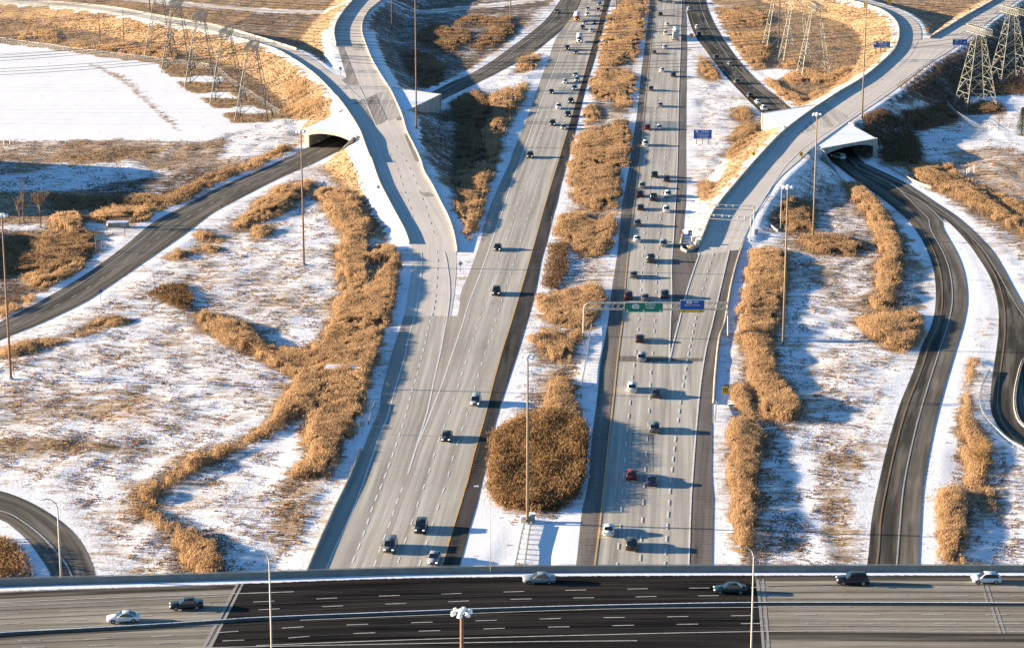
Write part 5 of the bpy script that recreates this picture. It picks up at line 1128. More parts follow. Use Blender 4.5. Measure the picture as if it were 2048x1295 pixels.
# toll gantries over the right ramp
for (bl_, br_, tr, lab) in (((1397, 459), (1507, 464), 407, 'farther of the two thin grey toll gantries across the right ramp'), ((1388, 474), (1500.5, 482), 426, 'nearer of the two thin grey toll gantries across the right ramp')):
    a = ground(*bl_); b = ground(*br_); g = empty('toll_gantry', a, 0, lab, 'toll gantry', 'toll gantries'); e = b - a
    hh = 0
    lo, hi = 2, 20
    for _ in range(30):
        mm = (lo + hi) / 2
        if proj(np.array([[a.x, a.y, a.z + mm]]))[1][0] > tr: lo = mm
        else: hi = mm
    hh = lo
    for q in (Vector((0, 0, 0)), e): m = MB(); m.bar(q - Vector((0, 0, 1)), Vector((q.x, q.y, hh)), .13, n=8); m.bar(q - Vector((.0, 0, .6)), q + Vector((0, 0, .3)), .4, n=8); m.build('post', M['steel'], g)
    for zz in (hh - .1, hh - 1.15): m = MB(); m.bar((0, 0, zz), (e.x, e.y, zz), .11, n=6); m.build('beam', M['steel'], g)
    for f_ in (.35, .5, .62, .78, .9): m = MB(); c = Vector((e.x * f_, e.y * f_, 0)); m.box(c.x - .16, c.x + .16, c.y - .3, c.y + .15, hh - .5, hh - .05); m.bar((c.x, c.y, hh), (c.x, c.y, hh + .25), .04); m.build('sensor_box', M['white_metal'], g)
# ground mounted guide signs
r_, pn = ground_sign('guide_sign', (1405, 288), 5.7, 1.6, 4.5, (-1.9, 0, 1.9), 'blue_sign', 'blue town sign reading Brampton on three posts in the snow')
poly_plate('town_crest', [(-2.1, 3.7), (-1.5, 3.7), (-1.45, 4.1), (-1.8, 4.4), (-2.15, 4.1)], 'white_metal', pn)
for s_, sz, x, z in (('Brampton', .62, .75, 4.05), ('POPULATION 433 806', .36, 0, 3.4), ('7 INTERCHANGES', .46, 0, 2.75), ('7 ÉCHANGEURS', .46, 0, 2.1)): text('lettering', s_, sz, x, z, 'white_metal', pn)
r_, pn = ground_sign('guide_sign', (1763, 104), 6.5, 1.6, 4.1, (-2.3, -.4, 1.6), 'blue_sign', 'blue sign reading 407 ETR WEST OUEST on the brown slope inside the bend')
arrow(pn, -2.55, 3.2, 1.1, 155 + 60); poly_plate('route_shield', rrect(-1.2, .35, 3.35, 3.95, .25), 'white_metal', pn)
for s_, sz, x, z, c_ in (('407', .5, -.42, 3.66, 'black'), ('ETR', .55, 1.6, 3.65, 'white_metal'), ('Express Toll Route', .40, .5, 2.9, 'white_metal'), ('WEST / OUEST', .5, .5, 2.15, 'white_metal')): text('lettering', s_, sz, x, z, c_, pn, -.08)
r_, pn = ground_sign('guide_sign', (1919, 99), 5.7, 1.6, 3.9, (-1.9, -.2, 1.5), 'blue_sign', 'blue sign beside the upper right ramp just left of the big pylon')
arrow(pn, 1.9, 2.7, 1.1, 145); poly_plate('route_shield', rrect(-1.9, -.6, 3.15, 3.75, .25), 'white_metal', pn)
for s_, sz, x, z, c_ in (('407', .5, -1.25, 3.45, 'black'), ('ETR', .5, .4, 3.45, 'white_metal'), ('Express Toll Route', .34, -.6, 2.75, 'white_metal'), ('EAST / EST', .45, -.6, 2.1, 'white_metal')): text('lettering', s_, sz, x, z, c_, pn, -.08)
b = ground(190 + 9, 503); r_ = empty('guide_sign', b, R(20), 'grey back of a sign on two brown posts by the lower left road', 'road sign')
for x in (-.75, .75): m = MB(); m.box(x - .1, x + .1, .0, .2, -.5, 4.2); m.build('post', M['rust'], r_)
m = MB(); m.box(-1.05, 1.05, -.08, 0, 2.9, 4.3); m.build('sign_panel', M['sign_back'], r_)
def small_sign(base, shape, w_, z0, mat, label, txt=None, postm='steel', facing='white_metal', zb0=0.0):
    b = base if isinstance(base, Vector) else ground(*base); root = empty('road_sign', b, 0, label, 'road sign')
    m = MB(); m.box(-.06, .06, .02, .12, -.5, z0 + w_ * .6); m.build('post', M[postm], root)
    if shape == 'diamond': pts = [(0, z0), (w_ * .7, z0 + w_ * .7), (0, z0 + w_ * 1.4), (-w_ * .7, z0 + w_ * .7)]
    else: pts = rrect(-w_ / 2, w_ / 2, z0, z0 + w_ * (shape if isinstance(shape, float) else 1.0), .06)
    o = poly_plate('sign_panel', pts, mat, root, -.04, .02)
    if txt:
        for s_, sz, z, c_ in txt: text('lettering', s_, sz, 0, z, c_, o, -.06)
    return root, o
small_sign((681, 151), 'diamond', 1.0, 1.8, 'sign_back', 'grey back of a diamond sign in the snowy gore of the upper left ramps')
small_sign((757, 385), 'diamond', .85, 1.0, 'sign_back', 'grey back of a diamond sign on the snow bank left of the left flyover')
small_sign((921, 545), 'diamond', .9, 1.6, 'sign_back', 'grey back of a diamond sign in the snowy triangle before the left merge')
r_, o = small_sign((1450, 804), 1.15, 1.25, 1.7, 'yellow_sign', 'yellow lane warning sign on the snow right of the curb wall')
for x in (-.3, .05, .35): poly_plate('symbol', [(x - .05, 2.0), (x + .05, 2.0), (x + .12, 2.75), (x + .02, 2.9), (x - .1, 2.75)], 'black', o, -.055, -.042)
small_sign((1602, 323), 1.15, 1.0, 1.6, 'yellow_sign', 'yellow speed tab sign on the near side of the right ramp', [('75', .6, 2.2, 'black')])
small_sign((1507, 322), 1.0, .95, 1.6, 'yellow_sign', 'yellow speed tab sign on the brown slope left of the right ramp', [('75', .6, 2.1, 'black')])
small_sign((1731, 26), 1.5, 1.6, 2.0, 'yellow_sign', 'yellow sign just left of the thick mast at the top', [('40', .8, 3.2, 'black')])
small_sign((1779, 18), 1.5, 1.6, 2.0, 'yellow_sign', 'yellow sign beyond the bend, cut by the top edge')
small_sign((1939, 27), 1.0, 1.0, 1.5, 'yellow_sign', 'small yellow sign on the brown bank of the upper right ramp')
r_, o = small_sign((1854, 72), 1.6, 1.1, 1.6, 'yellow_sign', 'yellow chevron board with red stripes at the snowy ramp split')
for k in range(3): poly_plate('stripe', [(-.5, 1.75 + k * .55), (0, 1.95 + k * .55), (.5, 1.75 + k * .55), (.5, 1.95 + k * .55), (0, 2.15 + k * .55), (-.5, 1.95 + k * .55)], 'orange_sign', o, -.055, -.042)
small_sign((1383, 80), 1.1, 1.6, .9, 'orange_sign', 'orange and yellow marker at the tip of the far snowy gore')
r_, o = small_sign((1380, 486), 1.3, 1.05, 1.9, 'blue_sign', 'small square blue sign with a white arrow at the gore below the gantries'); arrow(o, .15, 2.55, .9, 145)
small_sign((202, 606), 1.0, .8, 2.4, 'blue_sign', 'small blue sign on the snow bank of the lower left road')
small_sign((250, 474), 1.0, .3, 2.2, 'wood', 'thin brown marker post left of the lower left road near the culvert', postm='wood')
small_sign((324, 416), 1.0, .3, 1.6, 'wood', 'pale marker post beside the snowy edge of the lower left road', postm='pale_pole')
small_sign((72, 600), 1.0, .4, 2.0, 'sign_back', 'grey marker post at the far left beside the road')
small_sign((444, 422), 1.0, .4, 1.0, 'black', 'short dark marker post on the right shoulder of the lower left road')
small_sign((617, 338), 1.0, .4, 1.6, 'steel', 'thin marker post on the snow below the left underpass')
small_sign((725, 868), 1.2, .9, 1.5, 'sign_back', 'small sign seen from behind on the snow left of the left carriageway')
# crash cushion and equipment at the gore below the gantries
b = ground(1382, 498); g = empty('crash_cushion', b, R(10), 'crash cushion with yellow striped nose at the gore below the toll gantries', 'crash cushion')
m = MB(); m.box(-.8, .8, 0, 4.5, 0, .75); m.build('cushion_body', M['steel'], g)
for k, c_ in enumerate(('black', 'yellow_sign', 'black', 'yellow_sign')): m = MB(); m.bar((0, -.25, .12 + k * .2), (0, -.25, .30 + k * .2), .72 - .02 * k, n=12); m.build('nose_band', M[c_], g)
def cabinet(px, w_, d_, h_, mat, label, cat='cabinet', name='utility_cabinet'):
    b = ground(*px); g = empty(name, b, 0, label, cat)
    m = MB(); m.box(-w_ / 2, w_ / 2, 0, d_, -.3, h_); m.build('housing', M[mat], g); bevel(g.children[0].data, .04)
    m = MB(); m.box(-w_ * .42, w_ * .42, -.03, 0, .15, h_ * .9); m.build('door', M[mat], g)
    m = MB(); m.box(-w_ / 2 - .05, w_ / 2 + .05, -.05, d_ + .05, h_, h_ + .07); m.build('snow_cap', M['snow'], g); return g
cabinet((1397, 490), 1.4, 1.0, 1.3, 'sign_back', 'grey cabinet behind the crash cushion at the gore')
cabinet((1388, 483), 1.3, 1.2, 1.2, 'pale_pole', 'beige cabinet beside the blue arrow sign at the gore')
cabinet((1512, 470), 1.1, .8, 1.6, 'sign_back', 'grey cabinet at the right feet of the toll gantries')
cabinet((1064, 1043), 1.0, .9, 1.3, 'sign_back', 'grey electrical cabinet behind the near median mast')
cabinet((1046, 1046), .9, .8, 1.1, 'pale_pole', 'beige electrical cabinet left of the near median mast foot')
cabinet((234, 455), 5.5, 2.6, 1.3, 'barrier', 'long concrete culvert headwall with snow on top beside the reeds', 'culvert', 'culvert')
cabinet((686, 748), 7.0, 3.0, 1.2, 'wall', 'snow covered concrete culvert slab in the middle of the left reeds', 'culvert', 'culvert')
for pts, lab in (([(8, 290), (20, 289)], 'pair of white vent pipes at the left end of the snow field'), ([(1934, 350), (1938, 348), (1948, 344)], 'three white marker pipes in the right grass field')):
    b = ground(*pts[0]); g = empty('vent_pipes', b, 0, lab, 'pipes')
    for q in pts: p = ground(*q) - b; m = MB(); m.bar(p - Vector((0, 0, .3)), p + Vector((0, 0, 2.0)), .14, n=8); m.build('pipe', M['white_metal'], g)

# ------------------------------------------------------------------ fences
def fence(pts, label, h=1.9):
    P = [ground(*p) for p in pts]; P = resample(P, max(3, int(plen(P) / 3.2))); o0 = P[0].copy(); g = empty('chain_link_fence', o0, 0, label, 'fence'); pb = MB(); rb = MB(); wb_ = MB()
    for i, p in enumerate(P):
        q = p - o0; q.z = float(hz(p.x, p.y)[0]) - o0.z; P[i] = q + o0; pb.bar(q - Vector((0, 0, .3)), q + Vector((0, 0, h)), .055)
        if i:
            a = P[i - 1] - o0; rb.bar(a + Vector((0, 0, h)), q + Vector((0, 0, h)), .045)
            for k in range(1, 6): wb_.bar(a + Vector((0, 0, h * k / 6)), q + Vector((0, 0, h * k / 6)), .012)
            for k in range(4):
                t = k / 4; u_ = min(1, t + .35); wb_.bar(a.lerp(q, t), a.lerp(q, u_) + Vector((0, 0, h)), .012); wb_.bar(a.lerp(q, t) + Vector((0, 0, h)), a.lerp(q, u_), .012)
    tag(pb.build('post', M['steel'], g), kind='stuff'); rb.build('top_rail', M['steel'], g); wb_.build('mesh', M['steel'], g)
fence(PX("-60 72 0 84 95 97 205 112 310 124 400 135 430 142 470 172 520 205 560 231"), 'long chain link fence along the far edge of the snow field')
fence(PX("1895 212 1916 236 1958 262"), 'short pale fence on the shaded slope above the right underpass road')

# ------------------------------------------------------------------ pylons and power lines
PYH = []
def pylon_mesh(Ht=27.0, base=5.6, top=1.5, arm=7.5, arm_h=2.2):
    legs = []; brace = MB(); head = MB(); lv = [0, 5.0, 9.5, 13.5, 17.5, 21.0, Ht - arm_h]
    def hw(z): return base + (top - base) * z / (Ht - arm_h)
    cs = [(-1, -1), (1, -1), (1, 1), (-1, 1)]
    def C(k, z): w_ = hw(z); return Vector((cs[k][0] * w_, cs[k][1] * w_ * .95, z))
    for k in range(4): m = MB(); m.bar(C(k, -1), C(k, Ht - arm_h), .15, .11); legs.append(m)
    for i in range(len(lv) - 1):
        z0, z1 = lv[i], lv[i + 1]
        for k in range(4):
            a0, b0, a1, b1 = C(k, z0), C((k + 1) % 4, z0), C(k, z1), C((k + 1) % 4, z1)
            if i: brace.bar(a0, b0, .08)
            if i < 2:
                mid = (a1 + b1) / 2; brace.bar(a0, mid, .07); brace.bar(b0, mid, .07)
                for t in (.35, .65): brace.bar(a0.lerp(a1, t), a0.lerp(mid, t), .07); brace.bar(b0.lerp(b1, t), b0.lerp(mid, t), .07); brace.bar(a0.lerp(a1, t), a0.lerp(mid, t - .3), .06); brace.bar(b0.lerp(b1, t), b0.lerp(mid, t - .3), .06)
            else: brace.bar(a0, b1, .06); brace.bar(b0, a1, .06)
    z0, z1 = Ht - arm_h, Ht
    for y_ in (-top, top): pass
    n = 8
    for sx in (-1, 1):
        for zz in (z0, z1): head.bar((sx * 1.3, -arm, zz if zz == z0 else zz), (sx * 1.3, arm, zz), .10)
        for k in range(n):
            ya, yb_ = -arm + 2 * arm * k / n, -arm + 2 * arm * (k + 1) / n
            head.bar((sx * 1.3, ya, z0), (sx * 1.3, yb_, z1), .06); head.bar((sx * 1.3, yb_, z0), (sx * 1.3, ya, z1), .06)
    for k in range(n + 1):
        ya = -arm + 2 * arm * k / n
        for zz in (z0, z1): head.bar((-1.3, ya, zz), (1.3, ya, zz), .07)
        head.bar((-1.3, ya, z0), (-1.3, ya, z1), .07); head.bar((1.3, ya, z0), (1.3, ya, z1), .07)
        if k < n: head.bar((-1.3, ya, z1), (1.3, ya + 2 * arm / n, z1), .07)
    for sy in (-1, 1): head.bar((-.8, sy * 4.2, z1), (0, sy * 4.2, z1 + 3.0), .09, .05); head.bar((.8, sy * 4.2, z1), (0, sy * 4.2, z1 + 3.0), .09, .05)
    ins = MB()
    for y_ in (-arm, 0, arm):
        for sx in (-1, 1):
            for k in range(6): ins.bar((sx * (1.5 + k * .35), y_, z0 - .05 - k * .08), (sx * (1.7 + k * .35), y_, z0 - .1 - k * .08), .16, n=6)
    return [('leg', l.mesh('leg')) for l in legs] + [('bracing', brace.mesh('bracing')), ('crossarm', head.mesh('crossarm')), ('insulators', ins.mesh('insulators'))]
PYM = pylon_mesh()
PYM2 = [(a, b.copy()) for a, b in PYM]
def pylon(px, py, label, rz, sc=1.0, mat='lattice'):
    b = ground(px, py); g = empty('power_pylon', b, rz, label, 'pylon', 'lattice pylons of the power lines'); g.scale = (1, 1, sc)
    for nm, me in (PYM if mat == 'lattice' else PYM2):
        o = link_mesh(nm, me, M['lattice' if nm != 'leg' and nm != 'bracing' else mat], g)
    PYH.append((b, rz, sc)); return g
LP = [(508, 237, 'nearest pylon at the right end of the left row beside the snow field'), (457, 206, 'second nearest pylon of the left row'), (405, 172, 'third nearest pylon of the left row'), (357, 142, 'fourth nearest pylon of the left row'), (322, 116, 'farthest pylon of the left row, nearly lost against the ramp')]
RP = [(1951, 212, 'nearest pylon on the right with its slanted crossarm over the ramp'), (2017, 163, 'pylon at the upper right edge, behind the nearest right one'), (1627, 152, 'pylon standing in reeds left of the curved ramp, nearest of its group'), (1590, 120, 'middle pylon of the group left of the curved ramp'), (1556, 95, 'farthest pylon of the group left of the curved ramp')]
for i, (x, y, l) in enumerate(LP): pylon(x, y, l, R(-3), .93 + .02 * i, 'lattice_dark')
for i, (x, y, l) in enumerate(RP): pylon(x, y, l, R(14 if i < 2 else 4), 1.0)
def wire(a, b, sag, name, parent, r=.035):
    m = MB(); n = 40; pts = [a.lerp(b, k / n) - Vector((0, 0, sag * 4 * (k / n) * (1 - k / n))) for k in range(n + 1)]
    m.tube(pts, [r] * (n + 1), 3); return m.build(name, M['cable'], parent)
for i in range(5):
    (a, ra, sa), (b, rb_, sb) = PYH[i], PYH[5 + i]
    g = empty('power_line', a, 0, ['nearest', 'second', 'third', 'fourth', 'farthest'][i] + ' power line crossing high above the highway between the pylon rows', 'power line', 'power lines between the pylon rows')
    d = Vector((b.x - a.x, b.y - a.y, 0)).normalized(); 
    for off, zz, rr in ((-7.5, 24.2, .08), (-.0, 24.2, .08), (7.5, 24.2, .08), (-4.2, 30, .05), (4.2, 30, .05)):
        pa = Vector((-off * math.sin(ra), off * math.cos(ra), zz * sa)); pb_ = b - a + Vector((-off * math.sin(rb_), off * math.cos(rb_), zz * sb))
        wire(pa, pb_, 7.5, 'conductor', g, rr); wire(pa, pa - (d * 300).xyz + Vector((0, 40, 0)), 9, 'conductor', g, rr); wire(pb_, pb_ + d * 300 + Vector((0, 20, 0)), 9, 'conductor', g, rr)

# ------------------------------------------------------------------ reeds (tall dry grass) in the ditches
def poly_area_world(poly):
    P = W([(x, min(y, 1290)) for x, y in poly]); a = 0
    for i in range(len(P)): j = (i + 1) % len(P); a += P[i].x * P[j].y - P[j].x * P[i].y
    return abs(a) / 2, P
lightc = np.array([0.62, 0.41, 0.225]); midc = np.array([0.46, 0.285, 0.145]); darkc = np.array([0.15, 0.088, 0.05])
def make_reeds(label, polys, hgt, dens, dark, name='reeds', cat='reeds'):
    VS = []; FS = []; CS = []; nv = 0; hgt *= (0.62 if 'median' in label or 'thicket' in label else 0.74)
    for poly in polys:
        A_, P = poly_area_world(poly); P = np.array([tuple(p) for p in P]); x0, x1, y0, y1 = P[:, 0].min(), P[:, 0].max(), P[:, 1].min() - 14, P[:, 1].max() + 4
        n = int((x1 - x0) * (y1 - y0) * dens); n = min(int(n * REED), 900000)
        X = rng.uniform(x0, x1, n); Y = rng.uniform(y0, y1, n); Z = hz(X, Y)
        hf = 0.72 + .07 * np.sin(X * 1.1 + 2.1 * np.sin(Y * .37)) * np.cos(Y * .6 + X * .3) + 0.35 * (np.sin(X * 0.33 + 1.7 * np.sin(Y * 0.11)) * np.cos(Y * 0.13 + X * .07)) * 0.6 + rng.normal(0, .055, n); h = hgt * np.clip(.35 + .65 * hf, .3, 1.25)
        B = np.stack([X, Y, Z], 1); u0, v0 = proj(B); Tt = B + np.stack([0 * X, 0 * X, h], 1); u1, v1 = proj(Tt)
        jx = rng.normal(0, 1, n) * np.where(rng.random(n) < .12, 9, 2.5) + 4 * np.sin(X * .5 + Y * .23) + 3 * np.sin(X * 1.3 - Y * .4); jy = rng.normal(0, 1, n) * np.where(rng.random(n) < .12, 5, 1.5) + 2.5 * np.sin(X * .35 + 1.1)
        ok = inpoly(u0 + jx, v0 - 2 + jy, poly) & inpoly(u1 + jx, v1 + 2 + jy, poly)
        fr = ~ok & (rng.random(n) < .10) & inpoly(u0 + rng.normal(0, 17, n), v0 + rng.normal(0, 7, n), poly); h = np.where(fr, h * rng.uniform(.2, .5, n), h); ok |= fr
        ok &= (np.sin(X * .9 + 2 * np.sin(Y * .35)) * np.cos(Y * .5 + 1.2 * np.sin(X * .4)) > -0.93 + rng.uniform(0, .35, n))
        for hole in HOLES: ok &= ~inpoly(u0 + jx, v0 + jy, hole)
        X, Y, Z, h = X[ok], Y[ok], Z[ok], h[ok]; u0, v0, u1, v1 = u0[ok], v0[ok], u1[ok], v1[ok]; n = len(X)
        if not n: continue
        e_ = sum(inpoly(u0 + a_, (v0 if b_ > 0 else v1) + b_, poly).astype(float) for a_, b_ in ((6, 1), (-6, 1), (15, 1), (-15, 1), (0, 4), (0, -4), (5, 8), (-5, -8))) / 8
        n2 = np.sin(X * .62 + 2.2 * np.sin(Y * .17 + X * .11)) * np.cos(Y * .27 + 1.6 * np.sin(X * .31)) + .45 * np.sin(X * 1.9 + Y * .8) * np.cos(Y * .9 - X)
        k_ = (rng.random(n) < .38 + .85 * e_ ** 1.3) & ((n2 > -.30 + rng.normal(0, .15, n)) | (e_ > .90)) & ((n2 > -1.05) | (rng.random(n) < .25)); X, Y, Z, h, e_, n2_ = X[k_], Y[k_], Z[k_], h[k_], e_[k_], n2[k_]; h = h * (.45 + .55 * e_); n = len(X)
        az = rng.uniform(0, math.pi, n); lx = rng.normal(.10, .14, n) * h; ly = rng.normal(0, .12, n) * h
        c, s = np.cos(az), np.sin(az); far_ = np.clip(Y / 420, 1, 2.2)
        w0 = (.014 + .014 * rng.random(n)) * far_; wp = (.032 + .036 * rng.random(n)) * far_
        base = np.stack([X, Y, Z - .1], 1); lean = np.stack([lx, ly, 0 * lx], 1); ax = np.stack([c, s, 0 * c], 1); up = np.stack([0 * h, 0 * h, h], 1)
        bx = np.stack([-s, c, 0 * c], 1)
        p = [base - ax * w0[:, None], base + ax * w0[:, None], base + lean * .45 + up * .6 + ax * w0[:, None] * 1.3, base + lean * .45 + up * .6 - ax * w0[:, None] * 1.3,
             base + lean * .5 + up * .62 + bx * wp[:, None] * .9, base + lean * .8 + up * .86 + ax * wp[:, None], base + lean * 1.15 + up * 1.02, base + lean * .8 + up * .84 - ax * wp[:, None]]
        V_ = np.stack(p, 1).reshape(-1, 3); k = np.arange(n)[:, None] * 8 + nv
        F_ = np.concatenate([k + np.array([[0, 1, 2, 3]]), k + np.array([[4, 5, 6, 7]])], 1).reshape(-1, 4)
        t = rng.random(n)[:, None]; col = midc * (1 - t) + lightc * t; patchy = (.5 + .5 * np.sin(X * .21 + Y * .05 + 2 * np.sin(Y * .09)))[:, None] * .45
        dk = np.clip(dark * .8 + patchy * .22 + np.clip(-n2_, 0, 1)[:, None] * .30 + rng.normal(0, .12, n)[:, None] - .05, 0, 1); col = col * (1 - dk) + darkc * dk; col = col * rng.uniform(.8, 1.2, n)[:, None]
        C_ = np.repeat(col, 8, 0); C_ = C_.reshape(n, 8, 3); C_[:, 4:] *= 1.12; C_ = C_.reshape(-1, 3)
        VS.append(V_); FS.append(F_); CS.append(C_); nv += len(V_)
    if not VS: return
    me = np_mesh(name, np.concatenate(VS), np.concatenate(FS)); ca = me.color_attributes.new('tint', 'FLOAT_COLOR', 'POINT')
    C_ = np.concatenate(CS); ca.data.foreach_set('color', np.concatenate([C_, np.ones((len(C_), 1))], 1).astype(np.float32).ravel())
    o = link_mesh(name, me, M['reed']); tag(o, label, cat, kind='stuff'); return len(C_) // 8
HOLES = [T(1,1,'865 800 1085 780 1040 870 960 970 830 1070 800 1060 860 930'), T(2,1,'520 540 600 500 590 560 530 590')]
REED = 13.0
tot = 0
for lab, polys, hgt, dens, dark in BEDS: tot += make_reeds(lab, polys, hgt, dens, dark) or 0
print('reed stalks', tot)

# ------------------------------------------------------------------ dry grass tufts poking through the snow
def tufts():
    n = 900000
    # sample evenly in the picture so the far ground is not overloaded
    u = rng.uniform(-160, 2210, n); v = rng.uniform(-20, 1180, n) ; 
    a = (u - CX) / F; b = (CY - v) / F; dy = cp + b * sp; dz = -sp + b * cp; z = np.zeros(n)
    for _ in range(6):
        t = (z - CAMH) / dz; X = a * t; Y = dy * t; z = .5 * z + .5 * hz(X, Y)
    t = (z - CAMH) / dz; X = a * t; Y = dy * t; Z = hz(X, Y)
    i = np.clip(np.searchsorted(xs, X) - 1, 0, len(xs) - 2); j = np.clip(np.searchsorted(ys, Y) - 1, 0, len(ys) - 2)
    S = snow.reshape(GX.shape)[j, i]; D = DM[j, i]; TN = tone.reshape(GX.shape)[j, i]
    nzv = np.sin(X * .55 + 1.5 * np.sin(Y * .21)) * np.cos(Y * .33 + 1.3 * np.sin(X * .27)) + .6 * np.sin(X * 1.7 + Y * .6) * np.cos(Y * 1.1 - X * .5)
    pr = np.clip((1 - S) * 1.0 + nzv * .36 - .24, 0, 1); pr[S > .92] *= .06; pr[D < 1.0] = 0; pr[(D < 4.2)] *= .10; pr[Y < 300] *= .2
    ok = (rng.random(n) < pr) & (np.abs(Z - z) < .5); X, Y, Z, TN, S = X[ok], Y[ok], Z[ok], TN[ok], S[ok]; n = len(X)
    h = rng.uniform(.07, .26, n) * np.where(S < .3, 1.3, 1); w_ = rng.uniform(.04, .17, n) * np.clip(Y / 450, .8, 2)
    az = rng.uniform(0, math.pi, n); c, s = np.cos(az), np.sin(az); B = np.stack([X, Y, Z - .03], 1); ax = np.stack([c, s, 0 * c], 1) * w_[:, None]; bx = np.stack([-s, c, 0 * c], 1) * w_[:, None]
    up = np.stack([rng.normal(0, .1, n) + .05, rng.normal(0, .1, n), h], 1)
    p = [B - ax, B + ax, B + up + ax * 1.25, B + up * .9 - ax * 1.2, B - bx, B + bx, B + up * .85 + bx * 1.2, B + up * 1.05 - bx * 1.25]
    V_ = np.stack(p, 1).reshape(-1, 3); k = np.arange(n)[:, None] * 8; F_ = np.concatenate([k + np.array([[0, 1, 2, 3]]), k + np.array([[4, 5, 6, 7]])], 1).reshape(-1, 4)
    t = rng.random(n)[:, None]; col = np.array([.30, .18, .09]) * (1 - t) + np.array([.52, .36, .20]) * t; col = col * (1 - TN[:, None] * .6); col *= rng.uniform(.75, 1.2, n)[:, None]
    me = np_mesh('dry_grass', V_, F_); ca = me.color_attributes.new('tint', 'FLOAT_COLOR', 'POINT'); C_ = np.repeat(col, 8, 0)
    ca.data.foreach_set('color', np.concatenate([C_, np.ones((len(C_), 1))], 1).astype(np.float32).ravel()); o = link_mesh('dry_grass', me, M['tuft']); tag(o, 'short dry grass tufts poking through the thin snow', 'grass', kind='stuff'); print('tufts', n)
tufts()

# ------------------------------------------------------------------ trees and shrubs
def bare_tree(base, H_, spread, label, name='bare_tree', mat='twig', n_l=5, seed=1, r0=None, cat='tree', group=None, levels=3):
    rr = random.Random(seed); b = base if isinstance(base, Vector) else ground(*base); root = empty(name, b, 0, label, cat, group); tr = MB(); cr = MB(); r0 = r0 or H_ * .018
    tr.tube([Vector((0, 0, -.3)), Vector((rr.uniform(-.1, .1), 0, H_ * .35)), Vector((rr.uniform(-.3, .3), 0, H_ * .62))], [r0, r0 * .7, r0 * .45], 6)
    def grow(p, d, L, r, lev):
        e = p + d * L; (cr).bar(p, e, r, r * .6, 3)
        if lev == 0:
            for _ in range(3):
                q = p.lerp(e, rr.uniform(.3, 1)); dd = (d + Vector((rr.gauss(0, .5), rr.gauss(0, .5), rr.gauss(.1, .3)))).normalized(); cr.bar(q, q + dd * L * .6, r * .5, r * .25, 3)
            return
        for _ in range(n_l):
            q = p.lerp(e, rr.uniform(.35, 1)); dd = (d + Vector((rr.gauss(0, spread), rr.gauss(0, spread), rr.gauss(.15, .25)))).normalized(); grow(q, dd, L * rr.uniform(.5, .75), r * .6, lev - 1)
    for k in range(n_l + 2):
        a = rr.uniform(0, 6.28); z0 = H_ * rr.uniform(.25, .62); grow(Vector((0, 0, z0)), Vector((math.cos(a) * spread, math.sin(a) * spread, 1)).normalized(), H_ * .3, r0 * .45, levels - 1)
    tr.build('trunk', M['bark'] if mat != 'golden_twig' else M[mat], root); cr.build('crown', M[mat], root); return root
bare_tree((82, 456), 9.5, .55, 'leafless brown tree with a fuzzy crown beside the left reeds', seed=3, mat='twig', n_l=5)
bare_tree((40, 450), 8.5, .5, 'thin leafless tree nearest the left edge above the dark reeds', seed=5, n_l=4)
bare_tree((48, 446), 11, .22, 'tall thin leaning trunk with few twigs near the left edge', seed=8, n_l=2)
bare_tree((28, 752), 5.0, .45, 'small bare shrub beside the foot of the leftmost brown mast', seed=9, n_l=4, name='bare_shrub', cat='shrub')
bare_tree((1997, 262), 6.0, .7, 'small leafless tree in the snowy yard left of the spruce', seed=11, n_l=4)
bare_tree((1964, 962), 7.5, .75, 'golden leafless willow at the lower right between the reeds', seed=13, mat='golden_twig', n_l=6, levels=3)
sap = T(2,0,"355 430 700 275 1130 265 1300 130 1548 160 1848 245 1672 270 1450 265 600 455 822 450 1147 410 1130 855 170 655 890 740 1500 60 1030 330 690 400 560 640")
near_s = ['near the snow bank', 'at the top of the slope', 'in the upper middle', 'near the reed berm', 'below the dark ditch', 'closest to the winding reeds', 'left of the winding reeds', 'in the middle of the row', 'below the mast', 'between the brown patches', 'right of the brown patches', 'standing alone low in the field', 'lowest at the left edge', 'in the lower middle', 'topmost beside the ditch', 'in the centre', 'left of centre', 'lower left']
for i, q in enumerate(sap):
    bare_tree(q, 3.0 + (i * 37 % 10) * .16, .4, 'young bare sapling in the left field, ' + near_s[i], name='sapling', seed=20 + i, n_l=3, r0=.035, group='saplings in the left field', levels=2)
# spruce
b = ground(2043, 270); root = empty('spruce_tree', b, 0, 'dark green spruce at the right edge', 'tree'); m = MB(); m.bar((0, 0, -.3), (0, 0, 8.5), .16, .03, 6); m.build('trunk', M['bark'], root); m = MB(); rr = random.Random(4)
for k in range(2600):
    z = rr.uniform(.5, 9.0); rmax = 2.5 * (1 - z / 9.3) ** .85 + .08; a = rr.uniform(0, 6.28); r = rmax * math.sqrt(rr.random()) * rr.uniform(.8, 1.1); p = Vector((r * math.cos(a), r * math.sin(a), z - r * .28)); d = Vector((math.cos(a), math.sin(a), -.35)).normalized() * rr.uniform(.3, .6); s_ = Vector((-math.sin(a), math.cos(a), 0)) * .12
    m.add([p - s_, p + s_, p + d], [(0, 1, 2)])
m.build('crown', M['needle'], root)
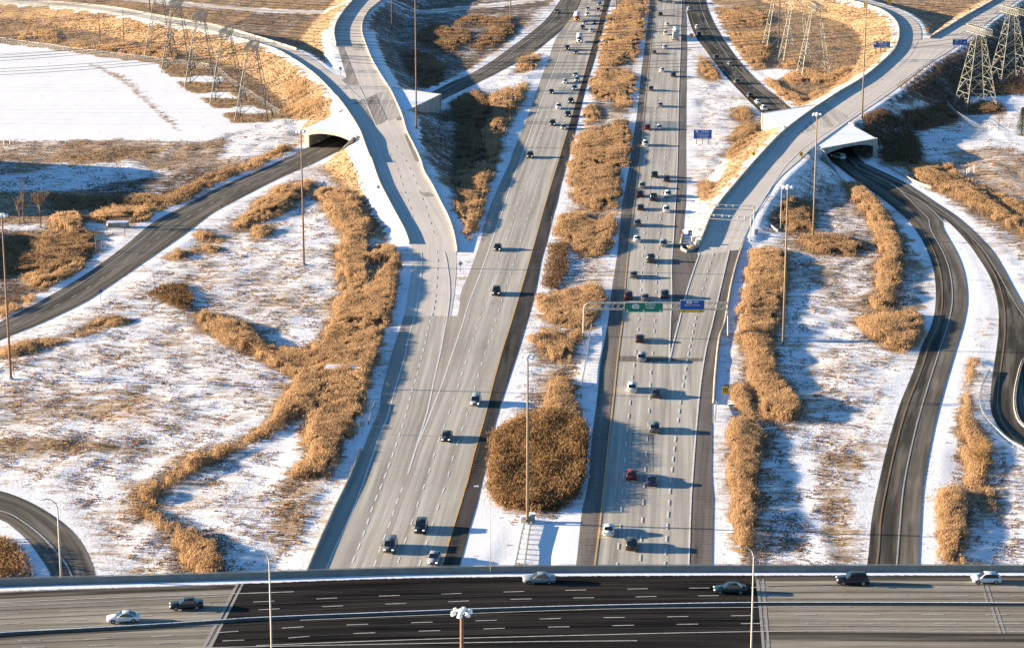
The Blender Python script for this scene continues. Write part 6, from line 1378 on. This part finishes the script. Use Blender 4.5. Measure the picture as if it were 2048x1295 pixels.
# dark thickets of brush: twiggy mounds
def thicket(label, poly, hgt, n, cols, name='thicket'):
    A_, P = poly_area_world(poly); P = np.array([tuple(p) for p in P]); x0, x1, y0, y1 = P[:, 0].min(), P[:, 0].max(), P[:, 1].min() - 14, P[:, 1].max() + 4; VS = []; rr = rng
    X = rr.uniform(x0, x1, n * 6); Y = rr.uniform(y0, y1, n * 6); Z = hz(X, Y); h = hgt * (.82 + .14 * np.sin(X * .8 + 1.3 * np.sin(Y * .25)) * np.cos(Y * .22)) * rr.uniform(.55, 1.15, len(X))
    u0, v0 = proj(np.stack([X, Y, Z], 1)); u1, v1 = proj(np.stack([X, Y, Z + h], 1)); ok = inpoly(u0, v0, poly) & inpoly(u1, v1, poly); X, Y, Z, h = X[ok], Y[ok], Z[ok], h[ok]; n = len(X)
    m_ = 7; X, Y, Z, h = (np.repeat(q, m_) for q in (X, Y, Z, h)); N_ = len(X); f = rr.uniform(.0, 1, N_); cx = X + rr.normal(0, .5, N_); cy = Y + rr.normal(0, .5, N_); cz = Z + h * f
    d = rr.normal(0, 1, (N_, 3)); d[:, 2] = np.abs(d[:, 2]) + .4; d /= np.linalg.norm(d, axis=1)[:, None]; L_ = rr.uniform(.35, .8, N_); w_ = rr.uniform(.05, .13, N_); s_ = np.cross(d, rr.normal(0, 1, (N_, 3))); s_ /= np.linalg.norm(s_, axis=1)[:, None]
    c = np.stack([cx, cy, cz], 1); V_ = np.stack([c - s_ * w_[:, None], c + s_ * w_[:, None], c + d * L_[:, None]], 1).reshape(-1, 3); F_ = np.arange(N_ * 3).reshape(-1, 3)
    t = rr.random(N_)[:, None]; col = cols[0] * (1 - t) + cols[1] * t
    me = np_mesh(name, V_, F_); ca = me.color_attributes.new('tint', 'FLOAT_COLOR', 'POINT'); C_ = np.repeat(col, 3, 0); ca.data.foreach_set('color', np.concatenate([C_, np.ones((len(C_), 1))], 1).astype(np.float32).ravel())
    tag(link_mesh(name, me, M['reed']), label, 'brush', kind='stuff')
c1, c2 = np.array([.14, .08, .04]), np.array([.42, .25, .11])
thicket('large round brown thicket in the median behind the near mast', PX("988 858 1020 840 1060 824 1100 814 1160 832 1172 850 1165 960 1145 1000 1110 1020 1050 1020 1000 1013 980 985 985 900"), 2.5, 4200, (c1, c2))
thicket('dark brush inside the loop road at the lower left corner', PX("-40 1060 20 1072 45 1100 62 1130 70 1160 -40 1160"), 2.4, 500, (c1, c2))
thicket('brush on the lower left ditch crossing below the reed tail', T(3,0,"1010 140 1150 150 1320 290 1400 330 1300 330 1180 250"), 1.2, 240, (c1, c2))
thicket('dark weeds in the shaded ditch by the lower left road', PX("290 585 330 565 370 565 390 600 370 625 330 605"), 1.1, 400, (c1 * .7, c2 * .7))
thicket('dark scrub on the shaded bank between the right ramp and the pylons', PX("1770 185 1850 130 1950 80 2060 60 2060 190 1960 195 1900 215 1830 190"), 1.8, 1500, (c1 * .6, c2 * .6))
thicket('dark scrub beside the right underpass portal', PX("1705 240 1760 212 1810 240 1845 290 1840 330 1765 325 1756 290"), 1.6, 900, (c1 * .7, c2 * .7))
thicket('dark weeds in the median ditch beside the open snow', PX("1100 485 1130 480 1135 540 1112 580 1085 575"), 1.0, 260, (c1 * .7, c2 * .7))
